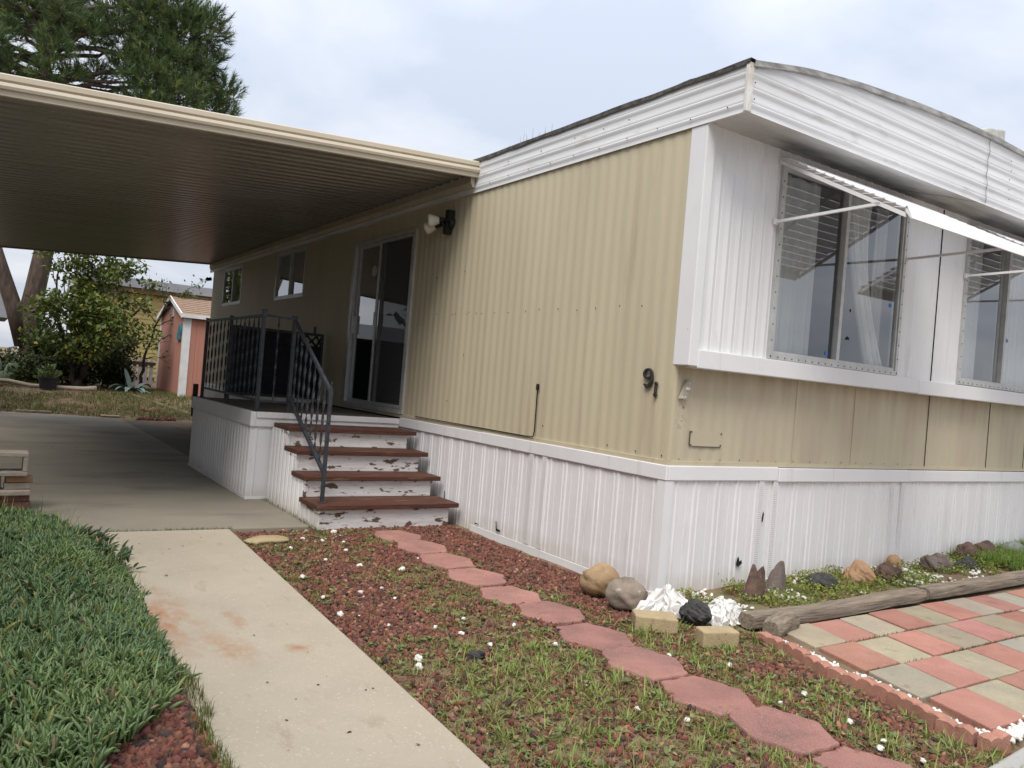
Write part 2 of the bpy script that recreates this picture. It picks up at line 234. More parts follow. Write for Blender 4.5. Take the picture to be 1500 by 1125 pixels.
# ------------------------------------------------------------------ mesh helpers
class MB:
    def __init__(s): s.v = []; s.f = []; s.c = None
    def quad(s, a, b, c, d):
        n = len(s.v); s.v += [tuple(a), tuple(b), tuple(c), tuple(d)]; s.f.append((n, n+1, n+2, n+3)); return s
    def box(s, x0, x1, y0, y1, z0, z1):
        n = len(s.v); s.v += [(x0, y0, z0), (x1, y0, z0), (x1, y1, z0), (x0, y1, z0), (x0, y0, z1), (x1, y0, z1), (x1, y1, z1), (x0, y1, z1)]
        s.f += [tuple(n+i for i in q) for q in ((3, 2, 1, 0), (4, 5, 6, 7), (0, 1, 5, 4), (1, 2, 6, 5), (2, 3, 7, 6), (3, 0, 4, 7))]; return s
    def prism(s, poly, z0, z1):
        n = len(s.v); k = len(poly); s.v += [(p[0], p[1], z0) for p in poly] + [(p[0], p[1], z1) for p in poly]
        s.f.append(tuple(n+i for i in range(k-1, -1, -1))); s.f.append(tuple(n+k+i for i in range(k)))
        s.f += [(n+i, n+(i+1) % k, n+k+(i+1) % k, n+k+i) for i in range(k)]; return s
    def tube(s, pts, r, sides=8, cap=True, rot=0.0):
        pts = [Vector(p) for p in pts]; rr = r if isinstance(r, (list, tuple)) else [r]*len(pts); n = len(s.v)
        for i, p in enumerate(pts):
            d = (pts[min(i+1, len(pts)-1)] - pts[max(i-1, 0)]).normalized()
            a = Vector((0, 0, 1)) if abs(d.z) < .9 else Vector((0, 1, 0))
            u = d.cross(a).normalized(); w = d.cross(u)
            for k in range(sides):
                t = 2*math.pi*k/sides + rot; q = p + (u*math.cos(t) + w*math.sin(t))*rr[i]; s.v.append(tuple(q))
        for i in range(len(pts)-1):
            for k in range(sides):
                a = n+i*sides+k; b = n+i*sides+(k+1) % sides; s.f.append((a, b, b+sides, a+sides))
        if cap:
            s.f.append(tuple(n+k for k in range(sides-1, -1, -1))); e = n+(len(pts)-1)*sides; s.f.append(tuple(e+k for k in range(sides)))
        return s
    def bar(s, a, b, w):                                        # square bar between two points
        return s.tube([a, b], w*0.7071, 4, True, math.pi/4)
    def sweep(s, prof, p0, p1, caps=True, closed=True):          # profile of 3-D offsets moved from p0 to p1
        n = len(s.v); k = len(prof)
        for p in (p0, p1): s.v += [(p[0]+o[0], p[1]+o[1], p[2]+o[2]) for o in prof]
        s.f += [(n+i, n+(i+1) % k, n+k+(i+1) % k, n+k+i) for i in range(k if closed else k-1)]
        if caps and closed: s.f.append(tuple(n+i for i in range(k-1, -1, -1))); s.f.append(tuple(n+k+i for i in range(k)))
        return s
    def lathe(s, prof, c, axis=(0, 0, 1), sides=20):
        ax = Vector(axis).normalized(); a = Vector((1, 0, 0)) if abs(ax.x) < .9 else Vector((0, 1, 0)); u = ax.cross(a).normalized(); w = ax.cross(u); c = Vector(c); n = len(s.v)
        for (r, h) in prof:
            for k in range(sides):
                t = 2*math.pi*k/sides; s.v.append(tuple(c+ax*h+(u*math.cos(t)+w*math.sin(t))*r))
        for i in range(len(prof)-1):
            for k in range(sides):
                q = n+i*sides+k; b = n+i*sides+(k+1) % sides; s.f.append((q, b, b+sides, q+sides))
        return s
ORI = {}
def detail(o, mb, mat):
    """adds small surface detail to a part's own mesh under a second material"""
    me = o.data; o0 = ORI[o.name]; v0 = [tuple(v.co) for v in me.vertices]; f0 = [tuple(p.vertices) for p in me.polygons]; n = len(v0); k = len(f0); m0 = me.materials[0]; sm = k and me.polygons[0].use_smooth
    me.clear_geometry(); me.from_pydata(v0+[(p[0]-o0.x, p[1]-o0.y, p[2]-o0.z) for p in mb.v], [], f0+[tuple(i+n for i in f) for f in mb.f]); me.materials.append(mat)
    me.polygons.foreach_set('material_index', np.array([0]*k+[1]*len(mb.f), dtype=np.int32)); me.polygons.foreach_set('use_smooth', np.array([bool(sm)]*k+[False]*len(mb.f))); me.update()
def mesh(name, v, f, mat, col=None, smooth=False):
    me = bpy.data.meshes.new(name)
    if isinstance(v, np.ndarray) and isinstance(f, np.ndarray):
        nv, nf, k = len(v), len(f), f.shape[1]
        me.vertices.add(nv); me.vertices.foreach_set('co', v.astype(np.float32).ravel())
        me.loops.add(nf*k); me.loops.foreach_set('vertex_index', f.astype(np.int32).ravel())
        me.polygons.add(nf); me.polygons.foreach_set('loop_start', np.arange(0, nf*k, k, dtype=np.int32)); me.polygons.foreach_set('loop_total', np.full(nf, k, dtype=np.int32))
        me.update(calc_edges=True)
    else:
        me.from_pydata([tuple(p) for p in v], [], f); me.update()
    if col is not None:
        a = me.attributes.new('col', 'FLOAT_COLOR', 'POINT'); c = np.ones((len(me.vertices), 4), np.float32); c[:, :3] = col; a.data.foreach_set('color', c.ravel())
    if smooth: me.polygons.foreach_set('use_smooth', np.ones(len(me.polygons), dtype=bool))
    if mat: me.materials.append(mat)
    return me
def obj(name, mb, mat, parent=None, col=None, smooth=False, origin=None):
    o0 = Vector(origin) if origin is not None else (ORI[parent.name] if parent else Vector((0, 0, 0)))
    v = np.array(mb.v, dtype=float) - np.array(o0) if isinstance(mb, MB) else np.asarray(mb[0], float) - np.array(o0)
    f = mb.f if isinstance(mb, MB) else mb[1]
    if isinstance(mb, MB): me = mesh(name, v, f, mat, col, smooth)
    else: me = mesh(name, v, f, mat, col, smooth)
    o = bpy.data.objects.new(name, me); COL.objects.link(o); ORI[o.name] = o0.copy()
    if parent: o.parent = parent
    else: o.location = o0
    return o
def bevel(o, w, seg=2):
    m = o.modifiers.new('bevel', 'BEVEL'); m.width = w; m.segments = seg; m.limit_method = 'ANGLE'; m.angle_limit = R(40); return o
def tag(o, label, cat, group=None):
    o['label'] = label; o['category'] = cat
    if group: o['group'] = group
    return o
def thing(name, loc, label, cat, group=None):
    o = bpy.data.objects.new(name, None); COL.objects.link(o); o.location = loc; o.empty_display_size = .1; ORI[o.name] = Vector(loc); return tag(o, label, cat, group)
def kind(o, k, label=None):
    o['kind'] = k
    if label: o['label'] = label
    return o
def lowpart(o, label): o['label'] = label; return o

def vnoise(x, y, s=1.0, seed=0):
    """smooth value noise 0..1 (numpy)"""
    x = np.asarray(x, float)*s + seed*17.3; y = np.asarray(y, float)*s + seed*9.1
    xi = np.floor(x).astype(int); yi = np.floor(y).astype(int); fx = x-xi; fy = y-yi; fx = fx*fx*(3-2*fx); fy = fy*fy*(3-2*fy)
    h = lambda a, b: (np.abs(np.sin(a*127.1+b*311.7+seed*13.7)*43758.5453) % 1.0)
    return (h(xi, yi)*(1-fx)+h(xi+1, yi)*fx)*(1-fy) + (h(xi, yi+1)*(1-fx)+h(xi+1, yi+1)*fx)*fy
def inst(tv, tf, loc, rot, scl, colr):
    """many transformed copies of one template merged: tv (n,3), tf (m,k), loc (N,3), rot (N,3,3), scl (N,) or (N,3), colr (N,3)"""
    N = len(loc); n = len(tv); scl = np.asarray(scl, float); scl = scl[:, None] if scl.ndim == 1 else scl
    v = np.einsum('nij,nkj->nki', rot, tv[None]*scl[:, None, :]) + loc[:, None, :]
    f = (tf[None] + (np.arange(N)*n)[:, None, None]).reshape(-1, tf.shape[1])
    return v.reshape(-1, 3), f, np.repeat(colr, n, axis=0)
def rotz(a):
    c, s = np.cos(a), np.sin(a); o = np.zeros_like(a); i = np.ones_like(a)
    return np.stack([np.stack([c, -s, o], -1), np.stack([s, c, o], -1), np.stack([o, o, i], -1)], -2)
def rotx(a):
    c, s = np.cos(a), np.sin(a); o = np.zeros_like(a); i = np.ones_like(a)
    return np.stack([np.stack([i, o, o], -1), np.stack([o, c, -s], -1), np.stack([o, s, c], -1)], -2)
def roty(a):
    c, s = np.cos(a), np.sin(a); o = np.zeros_like(a); i = np.ones_like(a)
    return np.stack([np.stack([c, o, s], -1), np.stack([o, i, o], -1), np.stack([-s, o, c], -1)], -2)
def randrot(n): return rotz(rng.uniform(0, 6.28, n)) @ rotx(rng.uniform(0, 6.28, n)) @ rotz(rng.uniform(0, 6.28, n))

def corr(mb, O, U, N, u0, u1, z0, z1, period, shape, depth, holes=(), z1f=None, phase=0.0):
    """vertical ribbed sheet; shape = [(fraction, offset)], holes = [(ua,ub,za,zb)]"""
    U = Vector(U); N = Vector(N); O = Vector(O)
    us = set((u0, u1)); k0 = int(math.floor((u0-phase)/period))-1; k1 = int(math.ceil((u1-phase)/period))+1
    fr = [s[0] for s in shape]+[1.0]; of = [s[1] for s in shape]+[shape[0][1]]
    for k in range(k0, k1):
        for f in fr[:-1]:
            u = phase+(k+f)*period
            if u0 < u < u1: us.add(u)
    for h in holes:
        for u in h[:2]:
            if u0 < u < u1: us.add(u)
    us = sorted(us)
    def off(u):
        t = ((u-phase)/period) % 1.0; return float(np.interp(t, fr, of))*depth
    def P(u, z): return tuple(O + U*u + N*off(u) + Vector((0, 0, z)))
    for a, b in zip(us[:-1], us[1:]):
        if b-a < 1e-6: continue
        za1 = z1f(a) if z1f else z1; zb1 = z1f(b) if z1f else z1
        segs = [(z0, None)]
        cuts = sorted([(h[2], h[3]) for h in holes if h[0] <= (a+b)/2 <= h[1]])
        cur = z0
        for (ha, hb) in cuts:
            if ha > cur: mb.quad(P(a, cur), P(b, cur), P(b, ha), P(a, ha))
            cur = hb
        if cur < min(za1, zb1): mb.quad(P(a, cur), P(b, cur), P(b, zb1), P(a, za1))
    return mb
def weld(mb):
    key = {}; idx = []; nv = []
    for p in mb.v:
        k = (round(p[0], 5), round(p[1], 5), round(p[2], 5))
        if k not in key: key[k] = len(nv); nv.append(p)
        idx.append(key[k])
    mb.v = nv; mb.f = [tuple(idx[i] for i in f) for f in mb.f]; return mb
WAVE = [(i/10, .5+.5*math.sin(2*math.pi*i/10)) for i in range(10)]
VRIB = [(0, 0), (.30, 0), (.36, 1), (.46, 1), (.52, 0), (.80, 0), (.84, .55), (.88, .55), (.92, 0)]
SKRIB = [(0, 0), (.22, 0), (.26, 1), (.34, 1.0), (.38, 0), (.46, 0), (.49, .7), (.55, .7), (.58, 0), (.93, 0), (.95, -.6), (.97, 0)]
BAYRIB = [(0, 0), (.2, 0), (.36, .5), (.5, 1), (.62, .5), (.74, .1), (.8, -.35), (.84, 0)]

# ------------------------------------------------------------------ terrain and paving
def gh(x, y):
    x = np.asarray(x, float); y = np.asarray(y, float)
    s = np.clip((y-13.6)/4.6, 0, 1); s = s*s*(3-2*s); t = np.clip((y-18)/9, 0, 1)
    z = 0.33*s + 0.12*t
    z = z - 0.035
    bed = np.clip((x+0.05)/.25, 0, 1)*np.clip((0.25-y)/.1, 0, 1)*np.clip((y+0.60)/.12, 0, 1)          # bed behind the timber
    z = z + bed*(0.03+.03*vnoise(x, y, 3, 5)+.012*np.clip(x, 0, 4))
    pat = np.clip((x+.12)/.08, 0, 1)*np.clip((-.76-y)/.05, 0, 1)*np.clip((y+2.24)/.05, 0, 1)*np.clip((7-x), 0, 1); z = z + pat*.026
    ice = np.clip((-2.96-x)/.5, 0, 1)*np.clip((y+1.25)/.8, 0, 1)*np.clip((3.3-y)/.5, 0, 1)
    z = z + ice*.08
    return z
xs = np.unique(np.concatenate([np.linspace(-60, -8, 14), np.linspace(-8, -3.2, 30), np.linspace(-3.2, 6.5, 130), np.linspace(6.5, 60, 14), [-220, -120, 120, 220]]))
ys = np.unique(np.concatenate([np.linspace(-60, -5, 12), np.linspace(-5, 3.5, 130), np.linspace(3.5, 30, 60), np.linspace(30, 90, 12), [-200, -120, 150, 250]]))
X, Y = np.meshgrid(xs, ys); Z = gh(X, Y) + (vnoise(X, Y, 5, 1)-.5)*.014*(Y < 12) + (vnoise(X, Y, 1.2, 2)-.5)*.06*(Y > 14)
nx, ny = len(xs), len(ys); ii = (np.arange(ny-1)[:, None]*nx + np.arange(nx-1)[None]).ravel()
kind(obj('ground', (np.stack([X.ravel(), Y.ravel(), Z.ravel()], -1), np.stack([ii, ii+1, ii+1+nx, ii+nx], -1)), m_soil, smooth=True), 'structure')
mb = MB().prism([(-7.5, 2.66), (-1.42, 2.62), (-1.38, 3.99), (-0.1, 3.99), (-0.1, 6.53), (-1.375, 6.55), (-1.375, 13.75), (-2.4, 14.2), (-7.5, 14.6)], -.14, 0.0)
bevel(kind(obj('concrete_slab', mb, m_slab), 'structure'), .012)
mb = MB().prism([(-1.36, 6.56), (-.1, 6.56), (-.1, 11.5), (-.55, 11.75), (-1.36, 13.7)], -.14, -.012)
bevel(kind(obj('rear_slab', mb, M('dark_concrete_slab', (0.16, 0.145, 0.125), (0.115, 0.105, 0.09), 1.4, .9, bump=.3, bscale=90)), 'structure'), .012)
mb = MB().prism([(-3.10, -2.9), (-2.31, -2.9), (-2.25, -1.52), (-2.08, 2.57), (-2.96, 2.60), (-3.02, -.41)], -.12, .006)
bevel(kind(obj('front_walk', mb, m_walk), 'structure'), .010)
mb = MB().prism([(-40, -2.92), (-2.3, -2.90), (-.75, -2.37), (-.5, -2.295), (-.14, -2.265), (.1, -2.24), (6, -2.22), (40, -2.2), (40, -9), (-40, -9)], -.12, .0)
bevel(kind(obj('street', mb, m_street), 'structure'), .015)

# ------------------------------------------------------------------ mobile home
HL, HW = 13.0, 5.8
home = thing('mobile_home', (0, 0, 0), 'beige and white metal sided mobile home with white skirting and a low bowed roof', 'mobile home')
SD = (3.97, 5.60, .93, 2.88)                     # sliding door opening  (y0,y1,z0,z1)
FW = [(7.50, 8.80, 2.36, 3.05), (10.85, 12.1, 2.39, 3.05)]
mb = corr(MB(), (0, 0, 0), (0, 1, 0), (-1, 0, 0), 0.0, HL, .88, 3.12, .112, WAVE, .0042, holes=[SD]+FW)
sidew = obj('side_wall', weld(mb), m_beige, home, smooth=True)
obj('rear_wall', MB().box(0.02, HW, HL-.03, HL, .8, 3.12), m_beige, home)
obj('far_side_wall', MB().box(HW-.03, HW, .0, HL-.04, .8, 3.12), m_beige, home)
# end wall, below the bay
mb = corr(MB(), (0, 0, 0), (1, 0, 0), (0, -1, 0), 0.004, HW-.002, .88, 1.56, .112, WAVE, .0045)
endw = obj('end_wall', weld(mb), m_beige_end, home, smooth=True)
for x in (1.28, 2.02, 3.12, 4.2, 4.95): obj('panel_seam', MB().box(x, x+(.005 if x > 3 else .002), -.008, -.004, .89, 1.52), m_dark if x > 3 else m_beige, home)
W1 = (.80, 2.345, 1.665, 3.00); W2 = (3.36, 4.90, 1.665, 3.00)
mb = corr(MB(), (0, -.105, 0), (1, 0, 0), (0, -1, 0), .06, 2.42, 1.6, 3.12, .112, BAYRIB, .008, holes=[W1])
corr(mb, (0, -.105, 0), (1, 0, 0), (0, -1, 0), 2.42, HW-.002, 1.6, 3.12, .19, BAYRIB, .005, holes=[W2])
obj('bay_wall', weld(mb), m_white, home)
mb = MB().box(2.915, 2.924, -.114, -.108, 1.63, 3.09); obj('panel_seam', mb, m_dark, home)
bevel(obj('corner_post', MB().box(-.012, .072, -.132, .012, 1.522, 3.097), m_white, home), .006)
mb = MB().box(.066, 2.70, -.139, -.02, 1.512, 1.632).box(2.703, HW, -.137, -.02, 1.508, 1.628)
bevel(obj('sill_band', mb, m_white, home), .005)
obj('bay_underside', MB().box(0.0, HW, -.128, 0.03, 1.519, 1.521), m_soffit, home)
obj('corner_flashing', MB().box(-.0085, .024, -.0085, .024, .893, 1.52), m_beige, home)
# white trim above the skirting
mb = MB().box(-.024, .0, -.024, 2.30, .762, .862).box(-.022, .0, 2.303, 3.97, .762, .86).box(-.02, .0, 6.75, HL, .762, .86)
mb.box(0.0, 1.12, -.024, 0, .762, .862); mb.box(1.123, 2.86, -.03, 0, .755, .858); mb.box(2.863, HW, -.027, 0, .757, .856)
bevel(obj('skirting_trim', mb, m_white, home), .006)
mb = MB().box(-.014, 0, -.012, HL, .8625, .892).box(.0005, HW, -.014, 0, .8625, .89)
obj('base_flashing', mb, m_beige, home)
# skirting sheets, wall heads and a bottom channel
mb = corr(MB(), (-.004, 0, 0), (0, 1, 0), (-1, 0, 0), 0, HL, -.06, .77, .198, SKRIB, .0075)
obj('skirting', mb, m_skirt, home)
mb = corr(MB(), (0, -.004, 0), (1, 0, 0), (0, -1, 0), 0, HW, -.06, .77, .212, SKRIB, .0075)
obj('skirting', mb, m_skirt, home)
obj('corner_angle', MB().box(-.018, .055, -.0185, -.015, -.05, .76).box(-.0185, -.015, -.0147, .05, -.05, .76), m_white, home)
mb = MB().box(-.03, -.0205, -.01, 1.28, -.05, .022).box(-.03, -.0205, 1.285, 2.35, -.05, .024)
obj('skirting_channel', mb, m_white, home)
# perforated vent strips in the skirting
def vent_strip(face, u, lean=.35):
    mb = MB()
    for k in range(46):
        for j in range(3):
            a = u + j*.014; z = .06+k*.0152
            if face == 'end': mb.quad((a, -.0192, z), (a+.010, -.0192, z+.005), (a+.010, -.0192, z+.008), (a, -.0192, z+.003))
            else: mb.quad((-.0192, a, z), (-.0192, a+.010, z+.005), (-.0192, a+.010, z+.008), (-.0192, a, z+.003))
    return mb
mw = M('vent_plate', (0.70, 0.69, 0.70), None, 4, .5)
for face, u in (('end', .93), ('end', 1.09), ('end', 2.62), ('end', 2.78), ('side', 1.30), ('side', 1.48)):
    p = MB().box(u-.006, u+.048, -.0186, -.005, .03, .761) if face == 'end' else MB().box(-.0186, -.005, u-.006, u+.048, .03, .761)
    vp = obj('vent_panel', p, m_skirt, home); obj('vent_slots', vent_strip(face, u), M('vent_slot', (0.30, 0.30, 0.30), None, 9, .8), vp)
mb = MB()
for pts in ([(.975, .46), (.99, .47), (.997, .52), (.985, .545), (.975, .5)], [(.735, .17), (.76, .15), (.80, .175), (.79, .2), (.77, .19), (.76, .225), (.745, .215)], [(.56, .10), (.565, .12), (.56, .13)]):
    mb = MB(); mb.v += [(x, -.0212, z) for x, z in pts]; mb.f.append(tuple(range(len(pts)))); obj('torn_hole', mb, m_dark, home)
for pts in ([(1.86, .05), (1.93, .045), (1.945, .13), (1.93, .13), (1.92, .07), (1.86, .065)], [(2.2, .05), (2.28, .04), (2.28, .055)], [(2.86, .17), (2.875, .17), (2.875, .25), (2.862, .24)]):
    mb = MB(); mb.v += [(-.0225, y, z) for y, z in pts]; mb.f.append(tuple(range(len(pts)))); obj('torn_hole', mb, m_dark, home)
# roof: bowed over two halves
RX = [0, .51, 1.11, 1.79, 2.37, 2.9]; RZ = [3.39, 3.49, 3.56, 3.61, 3.635, 3.645]
def roofz(x): return float(np.interp(x if x <= 2.9 else 5.8-x, RX, RZ))
rxs = [i*HW/40 for i in range(41)]
mb = MB()
for a, b in zip(rxs[:-1], rxs[1:]):
    for y0, y1 in ((-.45, HL+.3),):
        mb.quad((a-.0, y0, roofz(a)), (b, y0, roofz(b)), (b, y1, roofz(b)), (a, y1, roofz(a)))
ro = obj('roof', weld(mb), m_roof, home, smooth=True)
mb = MB()
for a, b in zip(rxs[:-1], rxs[1:]):
    za, zb = roofz(a), roofz(b)
    mb.quad((a, -.462, za-.026), (b, -.462, zb-.026), (b, -.468, zb+.006), (a, -.468, za+.006)); mb.quad((a, -.468, za+.006), (b, -.468, zb+.006), (b, -.40, zb+.012), (a, -.40, za+.012))
    mb.quad((a, -.45, za-.028), (b, -.45, zb-.028), (b, -.462, zb-.026), (a, -.462, za-.026))
obj('roof_edge', weld(mb), M('greyed_edge_metal', (0.50, 0.49, 0.47), (0.24, 0.23, 0.22), 7, .7, stretch=(1, 1, 6)), ro)
# gravel-stop with torn black sealant along the long side
mb = MB(); yy = np.arange(-.46, HL+.3, .05)
for i in range(len(yy)-1):
    a, b = yy[i], yy[i+1]; ha = .008+.012*vnoise(a, 0, 5, 3)*(1 if a > .0 else .5); hb = .008+.012*vnoise(b, 0, 5, 3)*(1 if b > .0 else .5); da = -.008+.022*vnoise(a, 4, 7, 8); db = -.008+.022*vnoise(b, 4, 7, 8)
    mb.quad((-.035, a, 3.372+da*.6), (-.035, b, 3.372+db*.6), (-.034, b, 3.392+hb), (-.034, a, 3.392+ha)); mb.quad((-.034, a, 3.392+ha), (-.034, b, 3.392+hb), (.06, b, 3.402), (.06, a, 3.402))
rs_ = obj('roof_sealant', weld(mb), m_tar, ro)
mb = MB()
for k in range(10):
    y = 1.9+random.uniform(-.35, .35); h = random.uniform(.03, .10); mb.tube([(-.03, y, 3.39), (-.03+random.uniform(-.02, .02), y+random.uniform(-.03, .03), 3.40+h)], [.0022, .0008], 3)
detail(rs_, mb, M('dry_stalk', (.30, .27, .2), None, 8, .9))
# fascia: front (clipped under the bow) and side
def fz(z):                      # rib offset at height above 3.10
    t = ((z-3.10) % .093)/.093
    return .0065*float(np.interp(t, [0, .12, .30, .42, .52, .62, .9, 1], [0, .0, .75, 1, .55, .8, .1, 0]))
mb = MB(); zs = [3.085+.0078*i for i in range(73)]
fx = [i*HW/58 for i in range(59)]
for a, b in zip(fx[:-1], fx[1:]):
    ta, tb = roofz(a)-.01, roofz(b)-.01
    for z0, z1 in zip(zs[:-1], zs[1:]):
        A0, B0, A1, B1 = min(z0, ta), min(z0, tb), min(z1, ta), min(z1, tb)
        if A0 == A1 and B0 == B1: continue
        mb.quad((a, -.44-fz(A0), A0), (b, -.44-fz(B0), B0), (b, -.44-fz(B1), B1), (a, -.44-fz(A1), A1))
fa = obj('fascia', weld(mb), m_fascia, home)
mb = MB(); zs2 = [3.085+.0078*i for i in range(40)]
for z0, z1 in zip(zs2[:-1], zs2[1:]): mb.quad((-.018-fz(z0), -.44, z0), (-.018-fz(z0), HL+.28, z0), (-.018-fz(z1), HL+.28, z1), (-.018-fz(z1), -.44, z1))
mb.quad((-.018, -.44, 3.085), (-.018, HL+.28, 3.085), (0.012, HL+.28, 3.092), (0.012, -.44, 3.092))
fs = obj('fascia', weld(mb), m_fascia, home)
mb = MB(); pts = [(2.885+.010*math.sin(i*1.7)+.008*math.sin(i*.6), 3.09+i*.035) for i in range(16)]
for (x0, z0), (x1, z1) in zip(pts[:-1], pts[1:]): mb.quad((x0, -.4535, z0), (x0+.007, -.4535, z0), (x1+.007, -.4535, z1), (x1, -.4535, z1))
px_ = [(2.885-.16*i+.02*math.sin(i*2.1), -.44+.06*i+.012*math.sin(i*3)) for i in range(6)]
for (x0, y0), (x1, y1) in zip(px_[:-1], px_[1:]): mb.quad((x0, y0, 3.0965), (x1, y1, 3.0965), (x1, y1+.006, 3.0965), (x0, y0+.006, 3.0965))
obj('crack', weld(mb), m_dark, fa)
mb = MB()
for (x, z) in [(3.27, 3.52), (3.28, 3.44), (3.26, 3.36), (3.27, 3.28), (3.28, 3.2), (.035, 3.36), (.03, 3.27), (.032, 3.17)]: mb.lathe([(.005, 0), (.004, .004), (0, .004)], (x, -.451, z), (0, -1, 0), 6)
for y in np.arange(-.3, 5, .31): mb.lathe([(.005, 0), (.004, .004), (0, .004)], (-.03, float(y), 3.13+.02*random.random()), (-1, 0, 0), 6)
for y in (.62, .9, 1.25, 1.7, 2.2): mb.lathe([(.006, 0), (.004, .004), (0, .004)], (-.032, y, 3.26+.02*random.random()), (-1, 0, 0), 6)
scr = [q for q in mb.f]; mA, mB_ = MB(), MB()
for i in range(0, len(mb.v), 18):
    t_ = mA if mb.v[i][1] < -.44 else mB_; n = len(t_.v); t_.v += mb.v[i:i+18]; t_.f += [tuple(j-i+n for j in f) for f in mb.f if i <= f[0] < i+18]
detail(fa, mA, m_screw); detail(fs, mB_, m_screw)
bevel(obj('corner_trim', MB().box(-.0325, .014, -.4525, -.425, 3.083, 3.385), m_rust, home), .004)
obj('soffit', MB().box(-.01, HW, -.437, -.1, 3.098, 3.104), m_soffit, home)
mb = MB(); mb.prism([(2.80, -.47), (3.10, -.47), (3.10, .0), (2.80, .0)], 3.64, 3.735)
mb.v = [(x, y, z-(.05 if x < 2.85 and z > 3.7 else 0)) for x, y, z in mb.v]
bevel(obj('ridge_cap', mb, M('white_sealed_cap', (0.62, 0.61, 0.58), (0.40, 0.39, 0.36), 9, .8, bump=.4), home), .01)
# interior
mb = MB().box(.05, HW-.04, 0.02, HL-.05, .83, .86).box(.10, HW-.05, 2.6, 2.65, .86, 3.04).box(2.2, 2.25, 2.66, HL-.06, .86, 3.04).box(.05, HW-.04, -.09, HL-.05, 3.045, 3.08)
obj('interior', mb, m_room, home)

def window(ax, u0, u1, z0, z1, d, split, name='window'):
    """ax 'x': plane y=d facing -y ; ax 'y': plane x=d facing -x"""
    def B(mb, a, b, za, zb, o0, o1):
        if ax == 'x': mb.box(a, b, d-o1, d-o0, za, zb)
        else: mb.box(d-o1, d-o0, a, b, za, zb)
        return mb
    t = .028; mb = MB()
    B(mb, u0-.03, u1+.03, z1-.005, z1+.03, -.02, .014); B(mb, u0-.03, u1+.03, z0-.03, z0+.005, -.02, .014); B(mb, u0-.03, u0+.006, z0+.005, z1-.005, -.02, .014); B(mb, u1-.006, u1+.03, z0+.005, z1-.005, -.02, .014)
    B(mb, u0+.006, u1-.006, z0+.005, z0+t, -.045, .004); B(mb, u0+.006, u1-.006, z1-t, z1-.005, -.045, .004); B(mb, u0+.006, u0+t, z0+t, z1-t, -.045, .004); B(mb, u1-t, u1-.006, z0+t, z1-t, -.045, .004)
    w = obj(name, mb, m_alu, home)
    obj('mullion', B(MB(), split-.018, split+.018, z0+t, z1-t, -.04, .008), m_alu, w)
    g = MB()
    for a, b, o in ((u0+t, split-.018, -.030), (split+.018, u1-t, -.012)):
        if ax == 'x': g.quad((a, d-o, z0+t), (b, d-o, z0+t), (b, d-o, z1-t), (a, d-o, z1-t))
        else: g.quad((d-o, a, z0+t), (d-o, a, z1-t), (d-o, b, z1-t), (d-o, b, z0+t))
        ob = obj('pane', g, m_glass, w); g = MB()
    if ax == 'x':
        s = MB()
        n = int((u1-u0)/.075)
        for i in range(n+1): 
            for z in (z0-.014,): s.lathe([(.0055, 0), (.004, .004), (0, .004)], (u0-.015+i*(u1-u0+.03)/n, d-.014, z), (0, -1, 0), 6)
        n = int((z1-z0)/.105)
        for i in range(n+1):
            for u in (u0-.015, u1+.015): s.lathe([(.0055, 0), (.004, .004), (0, .004)], (u, d-.014, z0-.01+i*(z1-z0)/n), (0, -1, 0), 6)
        detail(w, s, m_screw)
    return w
def drape(u0, u1, z0, z1, y, amp, per, taper=None):
    mb = MB(); n = 60; m = 14
    for j in range(m+1):
        t = j/m; z = z1+(z0-z1)*t
        a0, a1 = (u0, u1) if taper is None else taper(t)
        for i in range(n+1):
            s = i/n; mb.v.append((a0+(a1-a0)*s, y+amp*math.sin(2*math.pi*s*(u1-u0)/per)+.006*math.sin(s*37), z))
    for j in range(m):
        for i in range(n): a = j*(n+1)+i; mb.f.append((a, a+1, a+n+2, a+n+1))
    return mb
BW = -.117
w1 = window('x', *W1, BW, 1.57); w2 = window('x', *W2, BW, 4.12)
obj('drape', drape(.83, 1.36, 1.69, 2.98, -.02, .012, .16), m_drape, w1, smooth=True)
def tap(t): e = t**1.3; return (1.66+.40*e, 1.98+.32*e - .10*math.sin(t*3.1))
obj('curtain', drape(1.66, 2.0, 1.69, 2.98, -.04, .022, .075, tap), m_curtain, w1, smooth=True)
obj('drape', drape(2.16, 2.33, 1.69, 2.98, .02, .015, .07), m_drape, w1, smooth=True)
obj('drape', drape(3.40, 3.80, 1.69, 2.98, -.02, .012, .16), m_drape, w2, smooth=True)
obj('curtain', drape(4.20, 4.85, 1.69, 2.98, -.01, .025, .09), m_curtain, w2, smooth=True)
sc1 = MB().quad((.83, BW-.004, 1.695), (1.55, BW-.004, 1.695), (1.55, BW-.004, 2.97), (.83, BW-.004, 2.97))
sc2 = MB().quad((3.39, BW-.004, 1.695), (4.10, BW-.004, 1.695), (4.10, BW-.004, 2.97), (3.39, BW-.004, 2.97))
for w, cs in ((w1, ((1.48, 1.735), (2.24, 2.19))), (w2, ((4.20, 2.10), ))):
    for (x, z) in cs: obj('round_sticker', MB().lathe([(0, .001), (.018, .001), (.018, 0)], (x, BW+.028 if x < 1.55 else BW+.010, z), (0, -1, 0), 12), m_blue, w)
for a in FW: window('y', *a, .006, (a[0]+a[1])/2)
obj('curtain', MB().quad((.12, 10.9, 2.42), (.12, 11.42, 2.42), (.12, 11.42, 3.03), (.12, 10.9, 3.03)), m_curtain, home)

